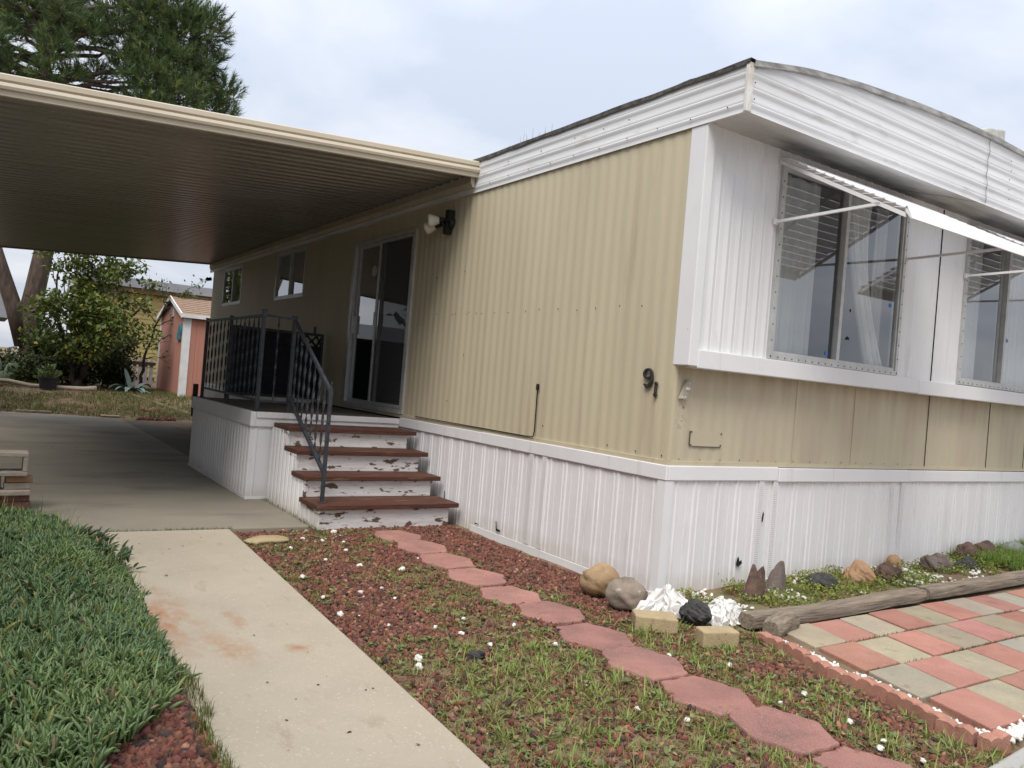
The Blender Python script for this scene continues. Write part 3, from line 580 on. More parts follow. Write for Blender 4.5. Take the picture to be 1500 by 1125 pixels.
# sliding door
door = obj('sliding_door', MB().box(-.026, .06, 3.93, 3.985, .90, 2.89).box(-.026, .06, 5.56, 5.63, .90, 2.89).box(-.026, .06, 3.985, 5.56, 2.855, 2.90).box(-.03, .06, 3.985, 5.56, .895, .945), m_alu, home)
mb = MB().box(.018, .042, 3.985, 5.56, .945, .985).box(.018, .042, 3.985, 5.56, 2.82, 2.855)
for y in (4.01, 4.80, 5.52): mb.box(.018, .042, y-.022, y+.022, .985, 2.82)
obj('glass_frame', mb, m_alu, door)
obj('glass_pane', MB().quad((.028, 4.82, .985), (.028, 5.50, .985), (.028, 5.50, 2.82), (.028, 4.82, 2.82)), m_glass, door)
obj('glass_pane', MB().quad((.030, 4.03, .985), (.030, 4.78, .985), (.030, 4.78, 2.82), (.030, 4.03, 2.82)), m_glass, door)
sf = obj('screen_frame', MB().box(-.016, .008, 3.99, 4.02, .95, 2.85).box(-.016, .008, 4.83, 4.865, .95, 2.85).box(-.016, .008, 4.02, 4.83, .95, .985).box(-.016, .008, 4.02, 4.83, 2.82, 2.85), m_alu, door)
obj('screen_mesh', MB().quad((-.004, 4.02, .985), (-.004, 4.83, .985), (-.004, 4.83, 2.82), (-.004, 4.02, 2.82)), m_screen, sf)
obj('handle', MB().box(-.03, -.016, 4.845, 4.86, 1.85, 2.02), m_alu, sf); obj('handle', MB().box(-.02, .018, 5.505, 5.53, 1.78, 2.0), m_alu, door)
obj('round_decal', MB().lathe([(0, .001), (.07, .001), (.07, 0)], (.026, 5.06, 2.52), (-1, 0, 0), 14), M('pale_decal', (.55, .6, .6), None, 9, .6), door)

# conduit, cover plate, bracket and small nail holes on the walls
mb = MB().tube([(-.022, 1.49, 1.29), (-.022, 1.485, .95), (-.022, 1.50, .90), (-.022, 1.62, .895), (-.022, 2.2, .897), (-.024, 3.6, .90)], .0052, 6)
mb.lathe([(.0, .0), (.012, 0), (.014, .02), (.012, .05), (0, .05)], (-.022, 1.49, 1.28), (0, 0, 1), 8)
obj('cable', mb, m_dark, home)
mb = MB().box(.185, .495, -.0075, -.003, .995, 1.10)
cp = obj('cover_plate', mb, m_beige_end, home)
mb = MB().box(.182, .185, -.0125, -.006, .995, 1.095).box(.22, .49, -.0125, -.006, .991, .9945)
for x, z in ((.195, 1.09), (.485, 1.085), (.195, 1.002), (.485, 1.004)): mb.lathe([(.007, 0), (.005, .003), (0, .003)], (x, -.0125, z), (0, -1, 0), 6)
obj('plate_gap', mb, m_screw, cp)
mb = MB().prism([(.045, 1.305), (.105, 1.30), (.15, 1.40), (.145, 1.43), (.10, 1.43)], 0, .02)
mb.v = [(x, -.008-z, y) for x, y, z in mb.v]
br = obj('bracket', mb, m_tan, home)
mb = MB()
for x, z in ((.062, 1.315), (.09, 1.315), (.12, 1.41)): mb.lathe([(.008, 0), (.006, .003), (0, .003)], (x, -.0285, z), (0, -1, 0), 6)
mb.box(.085, .125, -.034, -.029, 1.365, 1.385)
detail(br, mb, m_rust)
mb = MB()
for y in list(np.arange(.35, 3.2, .24)) + [3.0, 3.35, 2.7, 2.55]:
    mb.lathe([(.006, 0), (.003, .003), (0, .003)], (-.0065, float(y)+random.uniform(-.03, .03), 1.92+.01*y+random.uniform(-.012, .012)), (-1, 0, 0), 6)
for y, z in ((3.42, 2.33), (3.40, 2.32), (2.85, 2.35), (5.95, 1.75), (2.75, 1.55), (3.0, 1.1), (.6, .93), (.3, .92), (0.05, .92), (1.4, 1.0)): mb.lathe([(.0065, 0), (.004, .003), (0, .003)], (-.0065, y, z), (-1, 0, 0), 6)
for x in np.arange(.1, 3, .2): mb.lathe([(.0045, 0), (.003, .003), (0, .003)], (float(x), -.0065, .905), (0, -1, 0), 6)
mA, mB_ = MB(), MB()
for i in range(0, len(mb.v), 18):
    t_ = mA if mb.v[i][2] < .91 and mb.v[i][0] > .05 else mB_; n = len(t_.v); t_.v += mb.v[i:i+18]; t_.f += [tuple(j-i+n for j in f) for f in mb.f if i <= f[0] < i+18]
detail(endw, mA, m_screw); detail(sidew, mB_, m_screw)
mb = MB().tube([(-.03, 13.03, 2.95), (-.10, 13.05, 2.93), (-.13, 13.05, 2.95)], .035, 8)
obj('gutter_spout', mb, m_dark, home)

# house numerals
def ribbon(path, w, x0, x1):
    mb = MB(); n = len(path)
    for i, (y, z) in enumerate(path):
        a = path[max(i-1, 0)]; b = path[min(i+1, n-1)]; dy, dz = b[0]-a[0], b[1]-a[1]; l = math.hypot(dy, dz) or 1; ny_, nz_ = -dz/l, dy/l
        ww = w[i] if isinstance(w, list) else w
        for x, s in ((x0, 1), (x0, -1), (x1, -.75), (x1, .75)): mb.v.append((x, y+ny_*ww*s, z+nz_*ww*s))
    for i in range(n-1):
        for k in range(4): a = i*4+k; b = i*4+(k+1) % 4; mb.f.append((a, b, b+4, a+4))
    mb.f += [(3, 2, 1, 0), tuple((n-1)*4+k for k in range(4))]
    return mb
# left is +y when seen from the yard
p9 = [(.226+.036*math.cos(t), 1.455+.030*math.sin(t)) for t in np.linspace(-.3, 2*math.pi-.3, 18)]
q9 = [(.188, 1.452), (.184, 1.425), (.190, 1.398), (.208, 1.378), (.232, 1.368), (.256, 1.385)]
n9 = ribbon(p9, .0105, -.012, -.026); e = ribbon(q9, [.008, .0105, .0115, .0125, .013, .006], -.012, -.0262)
off = len(n9.v); n9.v += e.v; n9.f += [tuple(i+off for i in f) for f in e.f]
tag(obj('house_number', n9, m_number, origin=(-.012, .2, 1.36)), 'dark metal house numeral 9 on the beige siding near the corner', 'house number', 'house numerals 91')
n1_ = ribbon([(.141, 1.405), (.141, 1.392), (.143, 1.386), (.143, 1.325), (.143, 1.318), (.144, 1.298)], [.003, .018, .009, .009, .019, .002], -.012, -.026)
tag(obj('house_number', n1_, m_number, origin=(-.012, .147, 1.3)), 'dark metal house numeral 1 hung lower, right beside the numeral 9', 'house number', 'house numerals 91')

# flood light
fl = thing('flood_light', (-.012, 3.28, 2.85), 'black wall flood light with two white lamp heads above the porch', 'wall light')
mb = MB().lathe([(0, .045), (.05, .042), (.062, .02), (.066, 0)], (-.012, 3.18, 2.85), (-1, 0, 0), 14); mb.box(-.08, -.012, 3.13, 3.20, 2.86, 2.97); mb.box(-.07, -.012, 3.17, 3.25, 2.74, 2.86)
obj('mount', mb, m_lampbase, fl)
for c, ax in (((-.07, 3.25, 2.88), (-.75, .35, -.12)), ((-.06, 3.34, 2.85), (-.45, .75, -.2))):
    mb = MB().lathe([(.022, -.02), (.028, .02), (.034, .05)], c, ax, 14); h = obj('lamp_holder', mb, m_lampbase, fl, smooth=True)
    mb = MB().lathe([(.030, .04), (.045, .07), (.062, .12), (.066, .145), (.060, .152), (.03, .158), (0, .16)], c, ax, 18); obj('lamp_head', mb, m_lampwhite, fl, smooth=True)

# awnings: stepped slats on end rails
def awning(x0, x1, label):
    t = thing('window_awning', (x0, -.12, 3.0), label, 'awning', 'stepped metal awnings over the end windows')
    ya, za, yb, zb = -.13, 3.02, -1.07, 2.525; n = 13
    mb = MB()
    for i in range(n):
        s0, s1 = i/n, (i+1.12)/n
        y0, z0 = ya+(yb-ya)*s0, za+(zb-za)*s0+.004; y1, z1 = ya+(yb-ya)*s1, za+(zb-za)*s1+.034
        pr = [(0, y0, z0), (0, y1, z1), (0, y1-.004, z1-.014), (0, y1-.001, z1-.015), (0, y1+.006, z1-.005), (0, y0+.004, z0-.004)]
        mb.sweep([(p[0], p[1], p[2]) for p in pr], (x0, 0, 0), (x1, 0, 0))
    obj('slats', mb, m_white, t)
    for x in (x0+.012, (x0+x1)/2, x1-.012):
        m2 = MB(); m2.sweep([(-.009, 0, -.028), (.009, 0, -.028), (.009, 0, .0), (-.009, 0, .0)], (x, ya, za-.004), (x, yb, zb-.004)); obj('rail', m2, m_white, t)
    m3 = MB().sweep([(0, 0, .035), (0, -.012, .035), (0, -.045, -.045), (0, -.038, -.048), (0, 0, .0)], (x0, yb, zb), (x1, yb, zb)); obj('valance', m3, m_white, t)
    for x in (x0+.012, x1-.012):
        m4 = MB().bar((x, -.125, 2.585), (x, -.90, 2.60), .018); m4.box(x-.02, x+.02, -.135, -.118, 2.565, 2.605); obj('arm', m4, m_white, t)
    return t
awning(.72, 2.40, 'white stepped metal awning over the left end window, nearest the house corner')
awning(3.32, 4.97, 'white stepped metal awning over the right end window, farther from the corner')

# ornament hanging inside the left window
orn = thing('hanging_ornament', (1.70, -.08, 2.05), 'small dark wire figure with a bell hanging behind the right pane', 'ornament')
mb = MB().tube([(1.70, -.08, 2.33), (1.70, -.08, 2.16)], .004, 4); mb.tube([(1.635, -.08, 2.16), (1.665, -.08, 2.12), (1.69, -.08, 2.10)], .008, 5); mb.tube([(1.665, -.08, 2.03), (1.745, -.08, 2.03)], .007, 5); mb.tube([(1.70, -.08, 2.06), (1.70, -.08, 1.90)], .007, 5)
obj('wire', mb, m_dark, orn)
obj('body', MB().lathe([(0, -.03), (.025, -.015), (.03, .0), (.022, .02), (0, .03)], (1.71, -.08, 2.085), (0, 0, 1), 10), m_dark, orn)
obj('bell', MB().lathe([(.038, 0), (.034, .012), (.022, .03), (0, .04)], (1.70, -.08, 1.86), (0, 0, 1), 12), m_dark, orn)

# ------------------------------------------------------------------ carport canopy
can = thing('carport_canopy', (-2.2, 8, 0), 'cream metal carport canopy with ribbed underside reaching over the driveway', 'carport')
CX0 = -4.45; CY0, CY1 = 2.74, 13.1
def cz(x): return 3.362+.0665*x          # top of sheet
mb = MB(); y = CY0+.02; per = .155
pr = []
while y < CY1-.02:
    pr += [(y, 0), (y+.085, 0), (y+.103, .032), (y+.137, .032)]; y += per
pr = [(a, b) for a, b in pr if a < CY1-.01]
for (ya, oa), (yb, ob) in zip(pr[:-1], pr[1:]):
    mb.quad((CX0, ya, cz(CX0)-.10+oa), (CX0, yb, cz(CX0)-.10+ob), (-.04, yb, cz(-.04)-.10+ob), (-.04, ya, cz(-.04)-.10+oa))
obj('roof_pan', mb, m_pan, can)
obj('roof_top', MB().quad((CX0, CY0+.01, cz(CX0)-.012), (-.04, CY0+.01, cz(-.04)-.012), (-.04, CY1, cz(-.04)-.012), (CX0, CY1, cz(CX0)-.012)), m_cream, can)
pf = [(0, 0, .012), (0, -.028, .012), (0, -.034, .004), (0, -.034, -.030), (0, -.018, -.036), (0, -.018, -.044), (0, -.040, -.052), (0, -.046, -.075), (0, -.040, -.094), (0, -.022, -.100), (0, -.020, -.136), (0, 0, -.140), (0, 0, -.05)]
bev = MB().sweep(pf, (CX0, CY0, cz(CX0)), (-.005, CY0, cz(-.005))); obj('front_fascia', bev, m_cream, can)
pb = [(0, 0, .012), (0, .034, .008), (0, .034, -.12), (0, 0, -.125)]
obj('rear_fascia', MB().sweep(pb, (CX0, CY1, cz(CX0)), (-.04, CY1, cz(-.04))), m_pan, can)
obj('gutter', MB().sweep([(0, 0, .015), (-.09, 0, .015), (-.10, 0, -.12), (0, 0, -.125)], (CX0, CY0-.02, cz(CX0)), (CX0, CY1+.02, cz(CX0))), m_cream, can)
obj('wall_hanger', MB().sweep([(-.032, 0, 3.235), (-.032, 0, 3.135), (-.05, 0, 3.135), (-.075, 0, 3.175), (-.075, 0, 3.245)], (0, CY0+.02, 0), (0, CY1, 0)), M('beige_hanger', (0.50, 0.43, 0.33), (0.40, 0.34, 0.27), 3, .5), can)
for y in (3.6, 8.0, 12.4):
    p = obj('post', MB().box(-4.36, -4.28, y-.04, y+.04, -.01, cz(-4.3)-.10), m_cream, can); obj('base_plate', MB().box(-4.4, -4.24, y-.08, y+.08, -.002, .012), m_cream, p)

# ------------------------------------------------------------------ deck, steps, railing
deck = thing('porch_deck', (-.8, 5.2, 0), 'white metal skirted porch deck below the sliding door', 'deck')
DX, D0, D1, DZ = -1.57, 3.99, 6.52, .845
mb = MB()
nb = 18
for i in range(nb):
    y0 = D0+.03+i*(D1-D0-.06)/nb; mb.box(DX+.03, -.03, y0+.003, y0+(D1-D0-.06)/nb-.003, DZ-.03, DZ)
obj('floor', mb, m_deckfloor, deck)
mb = corr(MB(), (DX, 0, 0), (0, 1, 0), (-1, 0, 0), D0, D1, .0, .72, .107, VRIB, .011); corr(mb, (0, D0, 0), (1, 0, 0), (0, -1, 0), DX, -.03, .0, .72, .16, [(0, 0), (.42, 0), (.46, .8), (.54, .8), (.58, 0)], .008); mb.box(DX, -.03, D1-.02, D1, 0, .72)
obj('skirting', mb, m_skirt, deck)
mb = MB().box(DX-.022, DX+.03, D0-.022, D1+.01, .705, DZ).box(DX+.0305, -.026, D0-.022, D0+.03, .705, DZ-.002).box(DX+.031, -.026, D0-.036, D0-.0225, .79, DZ+.003).box(DX+.031, -.03, D1-.02, D1+.01, .705, DZ)
bevel(obj('rim_trim', mb, m_white, deck), .004)
obj('base_trim', MB().box(DX-.016, DX-.0115, D0-.012, D1, .0, .03).box(DX-.014, -1.345, D0-.014, D0-.0095, .0, .028), m_white, deck)

bevel(obj('corner_stub', MB().box(-1.585, -1.53, 6.535, 6.59, .60, 1.0), m_twig, deck), .004)
st = thing('porch_steps', (-.7, 3.2, 0), 'four wooden porch steps with brown treads and peeling white risers', 'steps')
SY = [2.55, 2.93, 3.22, 3.51]; SZ = [.185, .375, .570, .752]; XL, XR = -1.375, -.075
for i in range(4):
    nxt = SY[i+1] if i < 3 else D0-.04
    o = obj('tread', MB().box(XL-.03+.012*i, XR+.02, SY[i]-.03, nxt+.045 if i < 3 else D0-.038, SZ[i]-.042, SZ[i]), m_tread, st); bevel(o, .007, 3)
    zb = SZ[i-1]+.001 if i else -.03
    mb = MB().box(XL+.035, XR-.06, SY[i]+.012, SY[i]+.045, zb, SZ[i]-.0425)
    mb.box(XL+.0, XL+.0345, SY[i]+.008, SY[i]+.05, zb, SZ[i]-.0425)
    if i: mb.box(XL-.005, XR-.05, SY[i]+.003, SY[i]+.0115, SZ[i]-.066, SZ[i]-.0425)
    bevel(obj('riser', mb, m_peel, st), .004)
mb = MB()
ysl = [2.58, 2.97, 3.26, 3.55, D0-.03]
def stepz(y):
    for k in range(3, -1, -1):
        if y >= SY[k]+.02: return SZ[k]-.045
    return SZ[0]-.045
for k in range(4): corr(mb, (XL+.002, 0, 0), (0, 1, 0), (-1, 0, 0), ysl[k], ysl[k+1], -.03, SZ[k]-.045, .105, VRIB, .010)
obj('side_panel', mb, m_skirt, st); mb = MB()
for k in range(4): corr(mb, (XR-.07, 0, 0), (0, 1, 0), (-1, 0, 0), ysl[k]+.03, ysl[k+1], -.03, SZ[k]-.045, .105, VRIB, .006)
obj('side_panel', mb, m_skirt, st)
for i in range(4): obj('side_cleat', MB().box(XL-.012+.006*i, XL-.0015, SY[i]-.02, (SY[i+1] if i < 3 else D0-.04), SZ[i]-.068, SZ[i]-.0425), m_peel, st)

rail = thing('iron_railing', (-1.5, 4.06, DZ), 'black wrought iron railing with twisted balusters round the porch and down the steps', 'railing')
def twist(x, y, z0, z1, w=.0105, turns=None):
    mb = MB(); h = z1-z0; k = max(8, int(h/.018)); turns = turns or h/.15*.5
    for i in range(k+1):
        t = i/k; a = 2*math.pi*turns*t+x*40+y*2.2; c, s = math.cos(a), math.sin(a); e = min(1, min(t, 1-t)/.12+.25)
        for u, v in ((-w*e, -.003), (w*e, -.003), (w*e, .003), (-w*e, .003)): mb.v.append((x+u*c-v*s, y+u*s+v*c, z0+h*t))
    for i in range(k):
        for j in range(4): a = i*4+j; b = i*4+(j+1) % 4; mb.f.append((a, b, b+4, a+4))
    return mb
RXX = -1.505; TOP, BOT = 1.785, .965
def post(x, y, z0, z1, w=.034, cap=True):
    mb = MB().box(x-w/2, x+w/2, y-w/2, y+w/2, z0, z1); mb.box(x-w*1.15, x+w*1.15, y-w*1.15, y+w*1.15, z0, z0+.008)
    if cap: mb.box(x-w*.68, x+w*.68, y-w*.68, y+w*.68, z1, z1+.018)
    return bevel(obj('post', mb, m_iron, rail), .003)
post(RXX, 6.44, DZ, 1.80); post(RXX, 5.32, DZ, 1.80, .03); post(RXX, 4.10, DZ, 1.83, .037); post(-1.195, 4.10, DZ, 1.80, .036)
NX, NY = -1.315, 2.66
post(NX, NY, SZ[0], 1.16, .030, False)
mb = MB().bar((RXX, 6.44, TOP), (RXX, 4.12, TOP), .026).bar((RXX, 4.10, TOP+.005), (-1.195, 4.10, TOP), .022)
obj('top_rail', mb, m_iron, rail)
mb = MB().bar((RXX, 6.44, BOT), (RXX, 4.12, BOT-.012), .022).bar((RXX, 4.10, BOT-.02), (-1.195, 4.10, BOT-.02), .02); obj('bottom_rail', mb, m_iron, rail)
mb = MB().bar((-1.195, 4.10, 1.775), (NX, NY+.10, 1.18), .027); mb.bar((NX, NY+.11, 1.185), (NX, NY, 1.13), .027); mb.tube([(NX-.01, NY-.03, 1.17), (NX-.012, NY-.035, 1.21)], .006, 5); obj('hand_rail', mb, m_iron, rail)
mb = MB().bar((-1.195, 4.10, 1.0), (NX, NY, .43), .03); obj('lower_stair_rail', mb, m_iron, rail)
for i in range(13):
    y = 6.44-(i+1)*(6.44-4.10)/14
    if abs(y-5.32) > .03: obj('baluster', twist(RXX, y, BOT, TOP), m_iron, rail)
obj('baluster', twist(-1.355, 4.10, BOT-.02, TOP, .010), m_iron, rail)
for i in range(7):
    t = (i+1)/8; x = -1.195+(NX+1.195)*t; y = 4.10+(NY-4.10)*t
    obj('baluster', twist(x, y, 1.0+(.43-1.0)*t, 1.775+(1.13-1.775)*t, .012), m_iron, rail)

pn = thing('lattice_panel', (-.6, 6.42, DZ), 'black lattice topped screen panel closing the far end of the porch', 'screen panel')
mb = MB().box(-1.20, -.05, 6.42, 6.435, .93, 1.60); mb.box(-1.20, -.33, 6.42, 6.435, 1.6005, 1.735); obj('solid_sheet', mb, m_lattice, pn)
mb = MB()
for k in range(9):
    x = -1.20+k*.135
    mb.bar((x, 6.428, 1.60), (min(x+.135, -.05), 6.428, 1.735), .022); mb.bar((min(x+.135, -.05), 6.436, 1.60), (x, 6.436, 1.735), .022)
obj('lattice', mb, m_lattice, pn)
mb = MB().box(-1.22, -.03, 6.41, 6.445, 1.735, 1.77).box(-1.22, -1.19, 6.41, 6.445, DZ, 1.734).box(-.06, -.03, 6.41, 6.445, DZ, 1.734).box(-1.19, -.06, 6.412, 6.443, .90, .929)
mb.box(-.17, -.14, 6.41, 6.44, 1.7705, 1.86); obj('frame', mb, m_iron, pn)

# ------------------------------------------------------------------ stones, pavers, edging
ORD = ['first', 'second', 'third', 'fourth', 'fifth', 'sixth', 'seventh', 'eighth', 'ninth', 'tenth', 'eleventh', 'twelfth']
HEXC = [(-.82, 2.18), (-.83, 1.73), (-.86, 1.27), (-.89, .81), (-.90, .37), (-.88, -.03), (-.92, -.48), (-.95, -.90), (-.95, -1.31), (-.94, -1.71), (-.94, -2.12)]
def slab(poly, z0, z1, tilt=(0, 0), wob=.004, sub=3):
    pts = []
    k = len(poly)
    for i in range(k):
        a, b = poly[i], poly[(i+1) % k]
        for j in range(sub):
            t = j/sub; w = wob if j else wob*.6
            pts.append((a[0]+(b[0]-a[0])*t+random.uniform(-w, w), a[1]+(b[1]-a[1])*t+random.uniform(-w, w)))
    return MB().prism(pts, z0, z1)
for i, (x, y) in enumerate(HEXC):
    hy = .5*min(abs(y-HEXC[j][1]) for j in (i-1, i+1) if 0 <= j < len(HEXC))-.004; hy = min(hy, .212)
    a = random.uniform(-.04, .04)
    poly = [(x+px*math.cos(a)-py*math.sin(a), y+px*math.sin(a)+py*math.cos(a)) for px, py in ((-.125, -hy), (.10, -hy), (.20, -.02), (.115, hy), (-.11, hy), (-.205, .01))]
    z = -.010+random.uniform(-.006, .006)
    s = random.uniform(.85, 1.05); mbx = slab(poly, -.06, z, wob=.009, sub=5)
    o = obj('stepping_stone', mbx, m_hex, origin=(x, y, -.05), col=np.full((len(mbx.v), 3), s)); bevel(o, .009)
    lab = ('pink hexagonal stepping stone right below the wooden steps' if i == 0 else 'pink hexagonal stepping stone cut off at the bottom edge, last of the curved path' if i == 10 else 'pink hexagonal stepping stone, %s in the path counted from the wooden steps' % ORD[i])
    tag(o, lab, 'stepping stone', 'hexagonal stepping stones')
# pavers
rows = [(-.795, -1.118), (-1.135, -1.462), (-1.478, -1.80), (-1.816, -2.135)]
starts = [.205, .125, .035, -.02]; LOGY = lambda x: -.68+.034*np.maximum(0, np.asarray(x)-2)
rown = ['row against the timber', 'second row from the timber', 'third row from the timber', 'row nearest the street']
TH = .335
for r, (ya, yb) in enumerate(rows):
    x = starts[r]; k = 0
    while x < 5.6-.6*r:
        w = .300+random.uniform(-.006, .006) + (.02 if r else .0); sk = .28
        def sx(px, yy): return px + sk*(yy-ya)
        poly = [(sx(x, yb), yb), (sx(x+w, yb), yb), (sx(x+w, ya), ya), (sx(x, ya), ya)]
        red = (k+r) % 2 == 1
        z = .010+random.uniform(-.006, .006); mbx = slab(poly, -.05, z, wob=.003, sub=2)
        s = random.uniform(.78, 1.08); cc = np.array([s, s*random.uniform(.96, 1.03), s*random.uniform(.92, 1.06)])
        if random.random() < .2 and not red: cc = np.array([.92, .97, 1.08])
        o = obj('paver', mbx, m_pred if red else m_ptan, origin=(x+w/2, (ya+yb)/2, -.05), col=np.tile(cc, (len(mbx.v), 1))); bevel(o, .006)
        tag(o, '%s paving slab, %s from the left in the %s' % ('red' if red else 'tan', (ORD[k] if k < 12 else 'number %d' % (k+1)), rown[r]), 'paver', 'red and tan checkerboard pavers')
        x += w+.008; k += 1
        if k > 11: break
# fifth row, only its corner shows
# scalloped edging blocks
EDG = [(-.03, -.93), (-.05, -1.12), (-.12, -1.30), (-.15, -1.47), (-.13, -1.62), (-.165, -1.79), (-.21, -1.93), (-.25, -2.06), (-.20, -2.19)]
for i, (x, y) in enumerate(EDG):
    nx_, ny_ = EDG[min(i+1, len(EDG)-1)]; px_, py_ = EDG[max(i-1, 0)]; a = math.atan2(ny_-py_, nx_-px_) if i < 8 else -.1
    L_ = .165 if i < 7 else .15; mb = MB(); n = 12
    for j in range(n+1):
        t = j/n; u = (t-.5)*L_; zt = .024+.013*abs(math.sin(math.pi*2*t))**.8+random.uniform(-.002, .002)
        for w_, z_ in ((-.028, -.05), (-.028, zt-.006), (-.018, zt), (.018, zt), (.028, zt-.006), (.028, -.05)):
            mb.v.append((x+u*math.cos(a)-w_*math.sin(a), y+u*math.sin(a)+w_*math.cos(a), z_))
    for j in range(n):
        for q in range(6): p = j*6+q; p2 = j*6+(q+1) % 6; mb.f.append((p, p2, p2+6, p+6))
    mb.f += [(5, 4, 3, 2, 1, 0), tuple(n*6+q for q in range(6))]
    o = obj('edging_block', mb, m_edge, origin=(x, y, -.04)); tag(o, 'scalloped terracotta edging block, %s' % ('at the end nearest the timber' if i == 0 else 'at the corner by the street' if i == 8 else '%s of the edging counted from the timber' % ORD[i]), 'edging', 'scalloped edging blocks')

# timbers
def timber(pts, w, h, label, seedv, name='landscape_timber'):
    mb = MB(); n = 40; P0, P1 = Vector(pts[0]), Vector(pts[1]); d = (P1-P0).normalized(); s = Vector((-d.y, d.x, 0)); K = 14
    for i in range(n+1):
        t = i/n; c = P0.lerp(P1, t)
        for k in range(K):
            a = 2*math.pi*k/K; rx = w/2*math.copysign(abs(math.cos(a))**.55, math.cos(a)); rz = h/2*math.copysign(abs(math.sin(a))**.55, math.sin(a))
            f = 1+.16*(float(vnoise(t*9+k*.0, k*1.7, 1, seedv))-.5)+.05*math.sin(k*2.3+seedv)
            if i in (0, n): f *= .93
            q = c + s*rx*f + Vector((0, 0, rz*f+.012*math.sin(t*5+seedv))); mb.v.append(tuple(q))
    for i in range(n):
        for k in range(K): a = i*K+k; b = i*K+(k+1) % K; mb.f.append((a, b, b+K, a+K))
    mb.f += [tuple(range(K-1, -1, -1)), tuple(n*K+k for k in range(K))]
    o = obj(name, mb, m_timber, origin=(pts[0][0], pts[0][1], 0), smooth=False); return tag(o, label, 'timber')
timber([(.10, -.655, .018), (1.94, -.685, .03)],   .125, .092, 'weathered grey timber beside the pavers, the piece ending at the crumpled white plastic', 3)
timber([(1.985, -.68, .040), (5.2, -.565, .045)], .125, .092, 'weathered grey timber beside the pavers, the piece running off at the right', 9)
timber([(.06, -.86, .03), (.33, -.80, .05)], .11, .12, 'short split timber stub lying at the pavers corner', 5, 'timber_stub')

# rocks
def rock(name, x, y, z, sx, sy, sz, mat, label, seedv, rough=.16, jag=0.0, group=None, cat='rock', rotzv=0.0, cut=.35):
    me_v = []; me_f = []; n, m = 18, 28
    for i in range(n+1):
        th = math.pi*i/n
        for j in range(m):
            ph = 2*math.pi*j/m; d = np.array([math.sin(th)*math.cos(ph), math.sin(th)*math.sin(ph), math.cos(th)])
            f = 1+rough*(2*float(vnoise(d[0]*1.6+d[2]*1.1+5, d[1]*1.6-d[2]*.9+5, 1.0, seedv))-1)+rough*.5*(2*float(vnoise(d[0]*4+d[2]*3+9, d[1]*4-d[2]*2+9, 1.0, seedv+3))-1)
            f += jag*(abs(2*float(vnoise(d[0]*5+d[2]*4+9, d[1]*5-d[2]*3+9, 1.0, seedv+6))-1)-.5)
            p = d*f
            me_v.append((p[0]*sx, p[1]*sy, max(p[2], -cut)*sz))
    for i in range(n):
        for j in range(m): a = i*m+j; b = i*m+(j+1) % m; me_f.append((a, a+m, b+m, b))
    mb = MB(); c, s = math.cos(rotzv), math.sin(rotzv); mb.v = [(x+a*c-b*s, y+a*s+b*c, z+q) for a, b, q in me_v]; mb.f = me_f
    o = obj(name, weld(mb) if False else mb, mat, origin=(x, y, z), smooth=(jag < .05)); return tag(o, label, cat, group)
rock('boulder', -.32, .20, .075, .122, .102, .095, m_rocktan, 'rounded tan boulder against the white skirting, left of the grey boulder', 2, .22, cut=.9)
rock('boulder', -.36, -.11, .07, .128, .105, .092, m_rockgrey, 'rounded grey brown boulder against the white skirting, right of the tan boulder', 6, .24, cut=.9)
rock('lava_rock', -.17, -.50, .045, .092, .08, .078, m_rockblack, 'rough black lava rock among the crumpled white plastic', 4, .22, .16, cut=.9)
def spire(name, x, y, w, d, h, mat, label, seedv, peaks):
    mb = MB(); n, m = 9, 14
    for i in range(n+1):
        t = i/n
        for j in range(m):
            a = 2*math.pi*j/m; r = (1-.55*t)*(1+.35*(float(vnoise(math.cos(a)*2+5, math.sin(a)*2+t*3+5, 1, seedv))-.5))
            top = h*(.72+.28*max(0, math.cos(a*peaks+seedv)))
            mb.v.append((x+w*r*math.cos(a)+.02*t, y+d*r*math.sin(a), -.03+t*top))
    for i in range(n):
        for j in range(m): a = i*m+j; b = i*m+(j+1) % m; mb.f.append((a, b, b+m, a+m))
    k = len(mb.v); mb.v.append((x+.02, y, h*.72)); mb.f += [(n*m+j, n*m+(j+1) % m, k) for j in range(m)]
    return tag(obj(name, mb, mat, origin=(x, y, 0)), label, 'rock')
spire('jagged_rock', .60, -.30, .135, .08, .275, m_rockbrown, 'jagged brown two peaked rock standing at the house corner bed', 3, 2)
spire('upright_rock', .92, -.22, .11, .07, .27, m_rockmauve, 'upright grey rock like a standing stone beside the jagged brown rock', 8, 1)
rock('flat_rock', 1.35, -.30, .06, .13, .09, .085, m_rockblack, 'black glassy rock in the bed right of the upright grey rock', 12, .25, .14, cut=.5)
rock('orange_rock', 1.83, -.28, .07, .13, .09, .11, m_rockorange, 'orange brown rock in the bed behind the timber', 14, .2, .05, cut=.5)
rock('dark_rock', 2.22, -.28, .07, .13, .09, .085, m_rockbrown, 'dark brown rock right of the orange brown rock', 17, .22, .12, cut=.5)
rock('small_orange_rock', 2.62, .0-.09, .08, .07, .05, .075, m_rockorange, 'small orange rock against the white skirting on white chips', 19, .2, cut=.5)
rock('grey_rock', 2.98, -.24, .08, .13, .08, .10, m_rockmauve, 'lumpy mauve grey rock leaning in the bed by the timber joint', 21, .28, .16, cut=.5, rotzv=-.5)
rock('black_rock', 3.35, -.32, .07, .13, .07, .07, m_rockblack, 'flat black rock beside the lumpy mauve grey rock', 23, .25, .14, cut=.5, rotzv=-.3)
rock('brown_rock', 3.72, -.14, .10, .17, .09, .115, m_rockbrown, 'dark brown angular rock touching the skirting, left of a matching one', 25, .2, .12, cut=.5)
